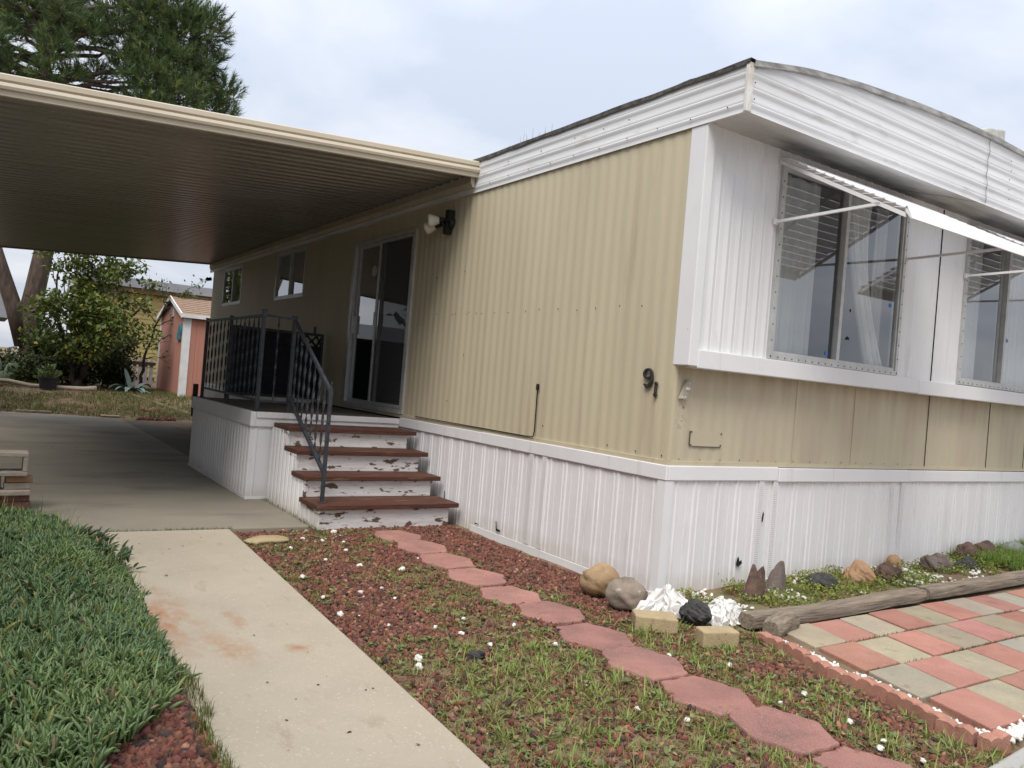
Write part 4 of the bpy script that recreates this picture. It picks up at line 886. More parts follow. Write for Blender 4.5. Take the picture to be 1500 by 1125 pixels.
rock('brown_rock', 4.08, -.12, .10, .16, .09, .12, m_rockbrown, 'dark brown rounder rock between the angular brown and pale grey rocks', 28, .18, .08, cut=.5)
rock('pale_rock', 4.55, -.16, .10, .17, .10, .10, m_rocklight, 'pale grey smooth rock near the right end of the bed', 31, .12, cut=.5)
rock('black_rock', 5.25, -.10, .13, .17, .09, .14, m_rockblack, 'black rock at the right edge of the bed', 33, .25, .14, cut=.5)
rock('flat_stone', -1.90, 2.20, -.012, .155, .09, .03, m_tanbrick, 'flat pale tan stone at the corner of the concrete walk', 35, .2, cut=.9, cat='stone')
rock('black_chip', -1.72, -.55, .0, .05, .025, .02, m_rockblack, 'flat black chip lying in the red gravel', 37, .3, .1, cat='stone')
def block(x, y, a, sx, sy, sz, z0, mat, name, label, cat='brick', group=None):
    mb = MB().box(-sx/2, sx/2, -sy/2, sy/2, 0, sz); c, s = math.cos(a), math.sin(a)
    mb.v = [(x+p*c-q*s+random.uniform(-.004, .004), y+p*s+q*c+random.uniform(-.004, .004), z0+r+random.uniform(-.003, .003)) for p, q, r in mb.v]
    return bevel(tag(obj(name, mb, mat, origin=(x, y, z0)), label, cat, group), .008, 2)
block(-.46, -.46, -.62, .245, .155, .085, -.03, m_tanbrick, 'tan_block', 'tan block in front of the grey boulder', 'block')
block(-.32, -.80, -.35, .215, .11, .088, -.03, m_tanbrick, 'tan_block', 'tan block set nearest the stepping stones, below the black lava rock', 'block')
# crumpled plastic
def crumple(x, y, z, sx, sy, sz, label, seedv):
    mb = MB(); n = 17; r_ = random.Random(seedv)
    for i in range(n+1):
        for j in range(n+1):
            u, v_ = 2*i/n-1, 2*j/n-1; q = max(abs(u), abs(v_)); l = math.hypot(u, v_) or 1; u, v_ = u*q/l, v_*q/l          # square to disc
            rim = 1+.30*math.sin(math.atan2(v_, u)*3+seedv)+.18*math.sin(math.atan2(v_, u)*7+seedv*2)
            rg = 1-abs(2*float(vnoise(u*1.5+5+.5*v_, v_*1.5+5, 1.3, seedv))-1); r2 = 1-abs(2*float(vnoise(u*3+9, v_*3-u+9, 1.4, seedv+4))-1)
            h = (1-min(1, q)**3)*(.15+.80*rg)+.22*r2*(1-q*.5)
            mb.v.append((x+sx*u*rim+r_.uniform(-.012, .012), y+sy*v_*rim+r_.uniform(-.012, .012), -.02+z*(1-q)+sz*h+r_.uniform(-.008, .008)))
    for i in range(n):
        for j in range(n): a = i*(n+1)+j; mb.f += [(a, a+n+1, a+n+2), (a, a+n+2, a+1)] if (i+j) % 2 else [(a, a+n+1, a+1), (a+1, a+n+1, a+n+2)]
    return tag(obj('plastic_bag', mb, m_plastic, origin=(x, y, 0)), label, 'plastic bag')
crumple(-.20, -.28, .04, .20, .14, .13, 'crumpled white plastic bag heaped at the foot of the house corner', 5)
crumple(.03, -.53, .06, .13, .11, .10, 'crumpled white plastic scrap on the end of the timber, right of the lava rock', 9)
WHT = [(-1.54, 1.29), (-2.0, 1.1), (-1.29, 1.13), (-1.79, .67), (-2.04, .63), (-2.07, .29), (-1.65, .49), (-1.90, .04), (-1.68, -.07), (-1.46, .01), (-1.6, -.21), (-1.55, -.41), (-1.22, -.52), (-1.98, -.46), (-2.03, -.56), (-1.25, -.18), (-1.63, .72), (-1.36, 2.02), (-1.29, 2.40), (-1.81, 1.91), (-.75, -.87), (-.20, -.16), (-.56, -1.1), (-.51, -1.5), (-.72, -1.53), (-1.27, -1.49), (-1.39, -1.32), (-.6, -1.79), (-.64, -1.97), (-.72, -2.0), (-.66, -2.14), (-1.5, 2.1), (-1.62, 2.2), (-.3, -.3), (-1.45, 1.75), (-1.7, 1.5), (-3.18, -.55), (-3.6, -.8)]
for i, (x, y) in enumerate(WHT):
    s = random.uniform(.007, .0135)*(1.5 if (x, y) in ((-2.0, 1.1), (-1.54, 1.29), (-1.29, 2.40), (-2.03, -.56), (-1.98, -.46), (-1.29, 1.13), (-2.07, .29)) else 1)
    rock('white_stone', x, y, -.012 if x > -3.1 else .02, s*1.5, s*1.1, s, m_chalk, 'small chalky white stone lying loose in the front yard gravel', 50+i, .28, .03, 'loose white stones in the gravel', 'stone', random.uniform(0, 3), cut=.6)
# heap of bricks and a cinder block at the left
PX, PY = -3.62, 3.62
block(-3.47, 3.66, .02, .20, .095, .058, 0, m_oldbrick, 'old_brick', 'dark red brick, right one of the lowest course of the pile', group='bricks in the pile at the left')
block(-3.69, 3.65, -.03, .20, .095, .056, 0, m_oldbrick, 'old_brick', 'dark red brick, left one of the lowest course of the pile', group='bricks in the pile at the left')
block(-3.48, 3.67, .05, .20, .10, .055, .058, m_oldbrick, 'old_brick', 'dark red brick under the pale broken slab, right end', group='bricks in the pile at the left')
block(-3.70, 3.66, .02, .20, .10, .055, .058, m_oldbrick, 'old_brick', 'dark red brick under the pale broken slab, left end', group='bricks in the pile at the left')
block(-3.62, 3.65, .04, .48, .19, .042, .115, m_cmu, 'broken_slab', 'pale broken concrete slab laid in the middle of the brick pile', 'slab')
block(-3.47, 3.66, -.03, .18, .09, .050, .158, m_cmu, 'grey_brick', 'grey brick on the pale broken slab, under a tan one')
block(-3.46, 3.67, .04, .19, .09, .055, .209, m_obrick, 'orange_brick', 'tan orange brick under the right end of the cinder block', group='bricks in the pile at the left')
block(-3.68, 3.66, -.06, .20, .10, .105, .158, m_obrick, 'orange_brick', 'thick orange brick under the left part of the cinder block', group='bricks in the pile at the left')
mb = MB(); x0, x1, y0, y1, z0, z1 = -3.84, -3.41, 3.57, 3.77, .268, .455
mb.box(x0, x1, y0, y1, z0, z0+.036).box(x0, x1, y0, y1, z1-.036, z1)
for a in (x0, (x0+x1)/2-.017, x1-.034): mb.box(a, a+.034, y0+.002, y1-.002, z0+.0362, z1-.0362)
bevel(tag(obj('cinder_block', mb, m_cmu, origin=(-3.6, 3.67, .268)), 'grey hollow cinder block on top of the brick pile', 'cinder block'), .006)

# ------------------------------------------------------------------ gravel, weeds, ground cover (stuff)
def inhex(x, y, g=0.0):
    r = np.zeros(len(x), bool)
    for cx, cy in HEXC: r |= (np.abs(x-cx)*.9+np.abs(y-cy)*.35 < .185+g) & (np.abs(y-cy) < .205+g)
    return r
def yard(x, y):            # front strip between the walk and the house
    left = -2.10+.042*(y-2.57)
    ok = (x > left+.015) & (y < 2.56) & (y > -2.42+0.28*np.clip(x+.55, 0, 1)-.45*np.clip(-.6-x, 0, 1.6)*.62) & ((x < -.045) | ((y < -.03) & (x < .03)))
    ok &= ~((x > -1.39) & (x < -.13) & (y > 2.57))
    edge = np.interp(y, [-2.2, -2.06, -1.93, -1.62, -1.3, -.93], [-.22, -.29, -.25, -.17, -.16, -.07])
    ok &= ~((y < -.93) & (x > edge)) & ~((y > 2.0) & (x > -1.36) & (x < -.14) & (y > 2.56))
    ok &= ~((np.abs(x+.32) < .09) & (np.abs(y-.2) < .08)) & ~((x > -.1) & (y > -.01))
    return ok
def grassiness(x, y):
    g = vnoise(x, y, 2.4, 21)*.55 + vnoise(x, y, 6.5, 22)*.45
    t = np.where(y < -.2, .56, .49) + np.where((x > -.75) & (y < -.9), .05, 0) + .14*np.clip((-.25-y)/.8, 0, 1)*(x < -.9)*(x > -2.0)
    t = np.where((x > -.62) & (y > -.3), .16, t); t = t + .16*np.clip(1-(x+2.10-.042*(y-2.57))/.30, 0, 1)
    t = t + .22*np.clip(1-np.abs(np.abs(x+.9)-.26)/.1, 0, 1)*(y < .3)
    return g, t
ico = []
PHI = (1+5**.5)/2
for a, b in ((1, PHI), (-1, PHI), (1, -PHI), (-1, -PHI)): ico += [(0, a, b), (a, b, 0), (b, 0, a)]
ico = np.array(ico, float)/1.9
def hull(pts):
    n = len(pts); fs = []
    for i in range(n):
        for j in range(i+1, n):
            for k in range(j+1, n):
                nrm = np.cross(pts[j]-pts[i], pts[k]-pts[i]); d = (pts-pts[i])@nrm
                if np.all(d < 1e-6): fs.append((i, j, k))
                elif np.all(d > -1e-6): fs.append((i, k, j))
    return np.array(fs)
icof = hull(ico)
def lava(n, fx0, fx1, fy0, fy1, test, zoff=0.0, size=(.009, .021)):
    x = rng.uniform(fx0, fx1, n); y = rng.uniform(fy0, fy1, n); k = test(x, y); x, y = x[k], y[k]; n = len(x)
    vs, fs, cs = [], [], []; base = 0
    for part in range(14):
        s = slice(part, None, 14); m = len(x[s]); tv = ico*rng.uniform(.42, 1.35, ico.shape)
        sz = rng.uniform(size[0], size[1], m)**1.0
        sc = np.stack([sz*rng.uniform(.8, 1.4, m), sz*rng.uniform(.8, 1.3, m), sz*rng.uniform(.6, 1.0, m)], -1)
        loc = np.stack([x[s], y[s], gh(x[s], y[s])+zoff+sz*rng.uniform(.1, .9, m)], -1)
        v_ = rng.uniform(.55, 1.35, m)[:, None]
        cc = np.array([[.195, .080, .056]])*v_*rng.uniform(.85, 1.15, (m, 3))
        dk = rng.uniform(0, 1, m); cc[dk < .10] = np.array([.070, .048, .043])*v_[dk < .10]; cc[dk > .91] = np.array([.33, .17, .115])*v_[dk > .91]
        a, b, c = inst(tv, icof, loc, randrot(m), sc, cc); vs.append(a); fs.append(b+base); cs.append(c); base += len(a)
    return np.concatenate(vs), np.concatenate(fs), np.concatenate(cs)
def gtest(x, y):
    g, t = grassiness(x, y); keep = rng.uniform(0, 1, len(x)) < np.clip(1.15-.9*np.clip((t-g+.05)*5, 0, 1), .12, 1)
    return yard(x, y) & ~inhex(x, y, -.022) & keep
v, f, c = lava(58000, -2.4, .05, -2.9, 2.6, gtest, 0, (.006, .0175))
kind(obj('red_gravel', (v, f), m_lava, col=c), 'stuff', 'red lava rock gravel over the front yard')
v, f, c = lava(7500, -3.70, -3.05, -1.6, -.60, lambda x, y: (x > -3.75+.5*np.clip((y+1.0), 0, 1)), .025, (.010, .022))
kind(obj('red_gravel', (v, f), m_lava, col=c), 'stuff', 'larger red lava rocks beside the front walk')
v, f, c = lava(2600, -3.4, -.3, 13.9, 15.4, lambda x, y: (vnoise(x, y, 1.3, 40) > .45) & (y > 14.45-.35*np.clip(x+2.4, 0, 2)), 0, (.02, .04))
kind(obj('red_gravel', (v, f), m_lava, col=c*.8), 'stuff', 'red gravel along the back edge of the slab')

bl = np.array([(-.5, 0, 0), (.5, 0, 0), (.38, .10, .5), (-.38, .10, .5), (0, .42, 1.0)], float)     # blade
blf4 = np.array([(0, 1, 2, 3), (3, 2, 4, 4)]); blf = np.array([(0, 1, 2), (0, 2, 3), (3, 2, 4)])
def blades(x, y, zoff, h, w, lean, colbase, colvar=.25, yellow=.12):
    n = len(x); az = rng.uniform(0, 6.28, n); le = rng.uniform(lean[0], lean[1], n); hh = rng.uniform(h[0], h[1], n); ww = rng.uniform(w[0], w[1], n)
    rot = rotz(az) @ rotx(-le*1.0); sc = np.stack([ww, hh, hh], -1)
    cc = np.array(colbase)[None]*rng.uniform(1-colvar, 1+colvar, (n, 1))*rng.uniform(.9, 1.1, (n, 3)); yl = rng.uniform(0, 1, n) < yellow; cc[yl] = np.array([.26, .22, .09])*rng.uniform(.7, 1.2, (yl.sum(), 1))
    loc = np.stack([x, y, gh(x, y)+zoff], -1); return inst(bl, blf, loc, rot, sc, cc)
def cat(parts):
    vs, fs, cs = [], [], []; b = 0
    for v, f, c in parts: vs.append(v); fs.append(f+b); cs.append(c); b += len(v)
    return np.concatenate(vs), np.concatenate(fs), np.concatenate(cs)
# yard grass in tufts
parts = []
n = 13000; x = rng.uniform(-2.4, .05, n); y = rng.uniform(-2.9, 2.6, n); g, t = grassiness(x, y); k = yard(x, y) & ~inhex(x, y, .012) & (g < t+.02); tx, ty = x[k], y[k]
reps = rng.integers(5, 12, len(tx)); bx = np.repeat(tx, reps)+rng.normal(0, .012, reps.sum()); by = np.repeat(ty, reps)+rng.normal(0, .012, reps.sum()); k = yard(bx, by) & ~inhex(bx, by, .0)
parts.append(blades(bx[k], by[k], -.002, (.014, .045), (.0028, .0056), (-.2, 1.45), (.27, .28, .085), yellow=.28))
n = 420; x = rng.uniform(-2.1, .0, n); y = rng.uniform(-2.5, -.3, n); g, t = grassiness(x, y); k = yard(x, y) & ~inhex(x, y, .03) & (g < t); tx, ty = x[k], y[k]        # taller tufts
for sx_, sy_ in ((-1.05, -.62), (-.55, -1.9), (-.35, -2.1), (-.5, -2.12), (-.62, -2.05), (-1.2, -.35), (-1.5, -1.2), (-1.4, -1.5)): tx = np.append(tx, sx_); ty = np.append(ty, sy_)
reps = rng.integers(10, 24, len(tx)); bx = np.repeat(tx, reps)+rng.normal(0, .016, reps.sum()); by = np.repeat(ty, reps)+rng.normal(0, .016, reps.sum()); k = yard(bx, by) & ~inhex(bx, by, -.01)
parts.append(blades(bx[k], by[k], 0, (.04, .095), (.004, .0075), (.0, 1.3), (.26, .32, .085), yellow=.15))
n = 12000; x = rng.uniform(-2.3, .0, n); y = rng.uniform(-2.7, 2.5, n); k = yard(x, y) & ~inhex(x, y, -.02)                      # dry straw
parts.append(blades(x[k], y[k], .012, (.02, .075), (.0015, .0032), (1.05, 1.55), (.36, .28, .16), yellow=0))
# joints between slab and walk, along the steps and pavers
x = rng.uniform(-2.95, -2.05, 500); y = 2.61+rng.normal(0, .012, 500); parts.append(blades(x, y, .03, (.01, .03), (.002, .004), (-.6, .6), (.10, .13, .03)))
x = rng.uniform(-1.44, -1.38, 500); y = rng.uniform(2.3, 4.0, 500); parts.append(blades(x, y, .02, (.01, .05), (.002, .004), (-.6, .6), (.11, .14, .03)))
for r, (ya, yb) in enumerate(rows):
    x = rng.uniform(-.2, 4.5, 700); k = vnoise(x, np.full(700, yb), 4, 60+r) > .48; x = x[k]; parts.append(blades(x, np.full(len(x), yb-.008)+rng.normal(0, .004, len(x)), .010, (.010, .028), (.002, .004), (-.6, .6), (.10, .13, .03)))
x = rng.uniform(-2.99, -2.93, 700); y = rng.uniform(-1.6, -.3, 700); parts.append(blades(x-.05-.04*(y < -.8), y, .04, (.02, .07), (.002, .005), (-.5, .9), (.13, .15, .035)))
v, f, c = cat(parts); kind(obj('weeds', (v, f), m_leaf, col=c), 'stuff', 'green and straw coloured weeds and grass in the front yard')
lf = np.array([(0, 0, 0), (.32, .35, .06), (0, 1, .0), (-.32, .35, .06)], float); lff = np.array([(0, 1, 2), (0, 2, 3)])
def leaflets(x, y, z, size, tilt, colbase, var=.25, alt=None, altp=.1):
    n = len(x); rot = rotz(rng.uniform(0, 6.28, n)) @ rotx(rng.uniform(tilt[0], tilt[1], n)) @ roty(rng.uniform(-.5, .5, n)); cc = np.array(colbase)[None]*rng.uniform(1-var, 1+var, (n, 1))*rng.uniform(.9, 1.1, (n, 3))
    if alt is not None: q = rng.uniform(0, 1, n) < altp; cc[q] = np.array(alt)*rng.uniform(.8, 1.2, (q.sum(), 1))
    return inst(lf, lff, np.stack([x, y, z], -1), rot, rng.uniform(size[0], size[1], n), cc)
leaflets_ = leaflets
n = 260; x = rng.uniform(-4.5, -1.5, n); y = rng.uniform(-2.6, 9, n); k = ((x > -2.96) & (x < -2.14) & (y < 2.5)) | (y > 2.75); x, y = x[k], y[k]
lit = leaflets_(x, y, np.full(len(x), .009), (.008, .026), (-.15, .15), (.13, .085, .05), .5)
kind(obj('leaf_litter', lit[:2], m_leaf, col=lit[2]), 'stuff', 'small dry leaf bits and grit on the concrete')
# bed behind the timber: low leafy ground cover
n = 26000; x = rng.uniform(.12, 5.7, n); y = rng.uniform(-.60, -.03, n); k = (y > LOGY(x)+.07) & (vnoise(x, y, 4, 31)*.6+vnoise(x, y, 9, 32)*.4 > .36+.10*(y > -.12)*(x < 3)); x, y = x[k], y[k]
dens = vnoise(x, y, 5, 33); z = gh(x, y)+rng.uniform(0, 1, len(x))*(.02+.06*dens+.02*np.clip(x-2.5, 0, 2))
parts = [leaflets(x, y, z, (.012, .026), (-.3, 1.1), (.19, .25, .05), alt=(.30, .27, .06), altp=.3)]
k = x > 3.6; parts.append(blades(x[k], y[k], .03, (.05, .13), (.003, .006), (-.4, .8), (.17, .27, .05)))
# broadleaf weeds in the yard
n = 1900; x = rng.uniform(-2.3, .0, n); y = rng.uniform(-2.7, 2.5, n); g, t = grassiness(x, y); k = yard(x, y) & ~inhex(x, y, .0) & (g < t+.05); tx, ty = x[k], y[k]; rep = 7
bx = np.repeat(tx, rep)+rng.normal(0, .010, len(tx)*rep); by = np.repeat(ty, rep)+rng.normal(0, .010, len(tx)*rep); parts.append(leaflets(bx, by, gh(bx, by)+.016, (.012, .032), (.0, .6), (.19, .225, .085), alt=(.32, .26, .12), altp=.25))
v, f, c = cat(parts); kind(obj('ground_cover', (v, f), m_leaf, col=c), 'stuff', 'low green leafy ground cover')
# white chips: edging strip and bed
def chips(x, y, z, size):
    m = len(x); tv = ico*rng.uniform(.7, 1.2, ico.shape); sz = rng.uniform(size[0], size[1], m); cc = np.array([[1., 1, 1]])*rng.uniform(.75, 1.05, (m, 1))
    return inst(tv, icof, np.stack([x, y, z], -1), randrot(m), np.stack([sz, sz*1.2, sz*.7], -1), cc)
t = rng.uniform(0, 1, 420); ey = -.95-1.2*t; ex = np.interp(ey, [-2.2, -2.06, -1.93, -1.62, -1.3, -.95], [-.15, -.20, -.16, -.07, -.045, .04])+rng.normal(.015, .014, 420); k = vnoise(ex, ey, 5, 70) > .28
parts = [chips(ex[k], ey[k], np.full(k.sum(), .0), (.007, .014))]
x = rng.uniform(-.16, .35, 240); parts.append(chips(x, -2.19+rng.normal(0, .02, 240), np.full(240, .005), (.010, .018)))
n = 1500; x = rng.uniform(.15, 5.3, n); y = rng.uniform(-.55, -.02, n); k = (y > LOGY(x)+.10) & ((vnoise(x, y, 3, 71) > .60) | ((y > -.11) & (x > .9) & (x < 3.6))); parts.append(chips(x[k], y[k], gh(x[k], y[k])+.012, (.008, .017)))
x = rng.uniform(-1.7, -1.2, 35); y = rng.uniform(2.1, 2.6, 35); parts.append(chips(x, y, gh(x, y)+.012, (.005, .010)))
n = 10; x = rng.uniform(-2.1, -.5, n); y = rng.uniform(-2.3, 2.2, n); k = yard(x, y) & ~inhex(x, y, -.01); parts.append(chips(x[k], y[k], gh(x[k], y[k])+.02, (.004, .009)))
v, f, c = cat(parts); kind(obj('white_chips', (v, f), M('white_marble_chip', (.78, .76, .70), (.66, .63, .57), 40, .85, attr=True), col=c), 'stuff', 'white marble chips along the edging and in the bed')

# ice plant
def icetpl():
    v = []; f = []; K = 3; ring = [(0, .75), (.3, 1.05), (.65, .9), (.9, .45)]
    for t, r in ring:
        for k in range(K):
            a = 2*math.pi*k/K+.5; v.append((.125*r*math.cos(a), .105*r*math.sin(a)+.22*t*t, t))
    for i in range(len(ring)-1):
        for k in range(K): a = i*K+k; b = i*K+(k+1) % K; f += [(a, b, b+K), (a, b+K, a+K)]
    v.append((0, .31, 1.0)); e = (len(ring)-1)*K; f += [(e+k, e+(k+1) % K, len(v)-1) for k in range(K)]
    return np.array(v, float), np.array(f)
itv, itf = icetpl()
def icemask(x, y):
    r = np.interp(y, [-1.4, -1.05, -.72, -.4, .2, .8, 1.43, 2.0, 2.55, 3.0, 3.35], [-3.48, -3.36, -3.14, -3.03, -2.99, -2.98, -2.98, -3.06, -3.20, -3.60, -3.9])+.07*(vnoise(x, y, 5, 80)-.5)
    return (x < r) & (y > -1.9) & (y < 2.8+.12*vnoise(x, y, 4, 81))
n = 15500; x = rng.uniform(-5.2, -2.85, n); y = rng.uniform(-1.9, 3.5, n); k = icemask(x, y); x, y = x[k], y[k]; n = len(x)
hump = .045+.085*vnoise(x, y, 1.6, 82)+.05*vnoise(x, y, 5, 83); edge = np.clip((-2.9-x)/.35, .25, 1); zt = gh(x, y)+hump*edge
rep = 8; N_ = n*rep; ax = np.repeat(x, rep)+rng.normal(0, .012, N_); ay = np.repeat(y, rep)+rng.normal(0, .012, N_); az_ = np.repeat(zt, rep)-.030+rng.uniform(-.03, .015, N_)
shx, shy = np.repeat(rng.normal(0, .25, n), rep), np.repeat(rng.normal(0, .25, n), rep)
sz = np.repeat(rng.uniform(.046, .080, n), rep)*rng.uniform(.8, 1.15, N_)
rot = rotx(shx) @ roty(shy) @ rotz(rng.uniform(0, 6.28, N_)) @ rotx(-rng.uniform(.0, .70, N_))
patch = vnoise(ax, ay, 2.2, 84)[:, None]
cc = (np.array([[.086, .145, .060]])*(1-patch)+np.array([[.145, .205, .068]])*patch)*rng.uniform(.75, 1.3, (N_, 1)); q = rng.uniform(0, 1, N_); cc[q < .06] = np.array([.22, .22, .07]); cc[q > .98] = np.array([.26, .20, .12])
v, f, c = inst(itv, itf, np.stack([ax, ay, az_], -1), rot, sz, cc)
n2 = 2600; x2 = rng.uniform(-5.2, -2.92, n2); y2 = rng.uniform(-1.5, 3.45, n2); k = icemask(x2, y2); x2, y2 = x2[k], y2[k]
pa = [(v, f, c), blades(x2, y2, .10, (.06, .17), (.002, .005), (-.3, .8), (.13, .19, .04), yellow=.2)]
# runners creeping over the walk edge
for (rx_, ry_, an) in ((-2.99, 1.66, .3), (-2.97, 1.45, -.3), (-3.03, 2.05, .4)):
    m = 26; tt = rng.uniform(0, 1, m); lx = rx_-.14+.2*tt; ly = ry_+math.sin(an)*.2*tt**2+rng.normal(0, .012, m)
    pa.append(inst(itv, itf, np.stack([lx, ly, .015+.07*(1-tt)+rng.uniform(0, .05, m)], -1), rotz(rng.uniform(-3.0, .2, m)) @ rotx(-rng.uniform(.2, 1.2, m)), rng.uniform(.045, .085, m), np.array([[.065, .10, .045]])*rng.uniform(.7, 1.3, (m, 1))))
v, f, c = cat(pa); kind(obj('ice_plant', (v, f), m_succ, col=c), 'stuff', 'dense green ice plant ground cover beside the walk')

# backyard grass and litter
n = 9000; x = rng.uniform(-5, 1.4, n); y = rng.uniform(14.2, 20.5, n); k = (vnoise(x, y, .9, 90)*.6+vnoise(x, y, 2.5, 91)*.4 > .42) & ~((x < -2.4) & (y < 14.5)) & (y > 14.45-.75*np.clip(x+2.4, 0, 2.2)); x, y = x[k], y[k]
rep = 4; bx = np.repeat(x, rep)+rng.normal(0, .05, len(x)*rep); by = np.repeat(y, rep)+rng.normal(0, .05, len(x)*rep)
pa = [blades(bx, by, .0, (.04, .13), (.006, .013), (-.6, 1.0), (.125, .135, .04), yellow=.22)]
n = 4200; x = rng.uniform(-5, 1.5, n); y = rng.uniform(14.2, 20.5, n); pa.append(leaflets(x, y, gh(x, y)+.03, (.04, .09), (-.2, .3), (.15, .085, .05), .4, alt=(.10, .12, .04), altp=.3))
v, f, c = cat(pa); kind(obj('backyard_grass', (v, f), m_leaf, col=c), 'stuff', 'patchy dry grass and fallen leaves behind the slab')

# ------------------------------------------------------------------ backyard things
def limb(mb, p0, p1, r0, r1, wob=.06, n=7, sides=8):
    P0, P1 = Vector(p0), Vector(p1); L_ = (P1-P0).length; pts = []; rr = []
    for i in range(n+1):
        t = i/n; q = P0.lerp(P1, t); k = math.sin(math.pi*t)*wob*L_; q += Vector((random.uniform(-k, k), random.uniform(-k, k), random.uniform(-k, k)*.5+k*.3)); pts.append(q); rr.append(r0+(r1-r0)*t)
    mb.tube(pts, rr, sides); return pts
def leafy_tree(name, base, label, cat_, trunks, clumps, leafsize, ncl, colA, colB, yellow=.05, gap=.0, trunkmat=m_twig, ltilt=(-1.2, 1.2), spread=1.0):
    t = thing(name, base, label, cat_)
    mb = MB()
    for tr in trunks: limb(mb, *tr)
    root = Vector(base)
    for (cx, cy, czz, r) in clumps:
        if random.random() < .75: limb(mb, (root.x+random.uniform(-.1, .1), root.y, root.z+(czz-root.z)*.35), (cx, cy, czz), .018, .006, .08, 6, 5)
        for q in range(3): limb(mb, (cx, cy, czz-r*.3), (cx+random.uniform(-r, r), cy+random.uniform(-r, r), czz+random.uniform(-.3, r)), .007, .002, .08, 4, 4)
    obj('trunk', mb, trunkmat, t, smooth=True)
    xs_, ys_, zs_, cl = [], [], [], []
    for (cx, cy, czz, r) in clumps:
        n = int(ncl*r*r/.25); d = rng.normal(0, 1, (n, 3)); d /= np.linalg.norm(d, axis=1)[:, None]; rr = r*rng.uniform(.25, 1, n)**.55*(1+.3*(vnoise(d[:, 0]*2+cx, d[:, 1]*2+d[:, 2]*2, 1.5, 5)-.5))
        xs_.append(cx+d[:, 0]*rr*spread); ys_.append(cy+d[:, 1]*rr); zs_.append(czz+d[:, 2]*rr*.85)
        mixv = random.random(); cl.append(np.tile(np.array(colA)*(1-mixv)+np.array(colB)*mixv, (n, 1)))
    x, y, z = map(np.concatenate, (xs_, ys_, zs_)); cl = np.concatenate(cl); n = len(x)
    k = z > base[2]+.03; x, y, z, cl = x[k], y[k], z[k], cl[k]; n = len(x)
    rot = rotz(rng.uniform(0, 6.28, n)) @ rotx(rng.uniform(ltilt[0], ltilt[1], n)) @ roty(rng.uniform(-.8, .8, n)); cc = cl*rng.uniform(.65, 1.4, (n, 1)); q = rng.uniform(0, 1, n) < yellow; cc[q] = np.array([.34, .28, .04])*rng.uniform(.7, 1.2, (q.sum(), 1))
    v, f, c = inst(lf, lff, np.stack([x, y, z], -1), rot, rng.uniform(leafsize[0], leafsize[1], n), cc)
    obj('crown', (v, f), m_foliage, t, col=c); return t
G = lambda x, y: float(gh(x, y))
# fruit tree left of the shed
cl = []
for i in range(46):
    a = random.uniform(0, 6.28); h = random.uniform(.7, 4.2); rad = random.uniform(.2, 1.45)*(1 if h < 3.2 else .8)
    cl.append((-1.55+rad*math.cos(a)*1.05, 19.3+rad*math.sin(a)*.7, .35+h, random.uniform(.28, .52)))
cl += [(-2.6, 19.2, 1.6, .5), (-2.4, 19.2, 2.4, .45), (-2.2, 19.4, 3.3, .4), (-1.9, 19.2, 3.8, .38), (-.6, 19.3, 3.6, .34), (-.5, 19.2, 2.7, .45), (-.7, 19.2, 2.0, .5), (-1.3, 19.1, 2.4, .5), (-1.7, 19.1, 1.9, .5), (-.2, 19.3, 3.2, .25), (-1.2, 19.2, 3.3, .4)]
b0 = (-1.75, 19.3, G(-1.75, 19.3))
leafy_tree('fruit_tree', b0, 'bushy green fruit tree with some yellow leaves beyond the carport', 'tree',
           [(b0, (-1.3, 19.3, 1.5), .10, .07), (b0, (-2.2, 19.4, 2.0), .07, .04), ((-1.3, 19.3, 1.4), (-.4, 19.3, 2.5), .06, .025), ((-1.3, 19.3, 1.4), (-1.3, 19.4, 3.3), .05, .02), ((-2.2, 19.4, 1.9), (-2.3, 19.3, 3.4), .035, .015)], cl, (.08, .17), 215, (.10, .135, .035), (.17, .205, .045), .07)
# dark shrubs below it
for i, (x, y, w, h, lab) in enumerate([(-3.5, 20.6, .6, .75, 'dark green shrub at the far left below the pine trunk'), (-2.6, 20.0, .55, .7, 'dark green shrub between the pine trunk and the fruit tree'), (-1.55, 19.9, .6, .85, 'dense dark shrub under the fruit tree'), (-.75, 20.1, .55, .8, 'dark broad shrub left of the picket fence'), (-2.45, 18.75, .22, .4, 'small feathery green shrub behind the potted plant'), (-1.9, 21.0, .8, 1.5, 'tall dark shrub behind the fruit tree beside the pine trunk'), (-.9, 21.2, .7, 1.25, 'tall dark shrub behind the fruit tree nearest the yellow house')]):
    b = (x, y, G(x, y)); cls = [(x+random.uniform(-w, w)*.8, y+random.uniform(-.3, .3), b[2]+random.uniform(.15, h), random.uniform(.22, .36)*(w/.55)) for k in range(12)]
    leafy_tree('shrub', b, lab, 'shrub', [(b, (x+.1, y, b[2]+h*.8), .03, .01)], cls, (.06, .12), 560, (.045, .07, .024), (.08, .10, .035), .03)
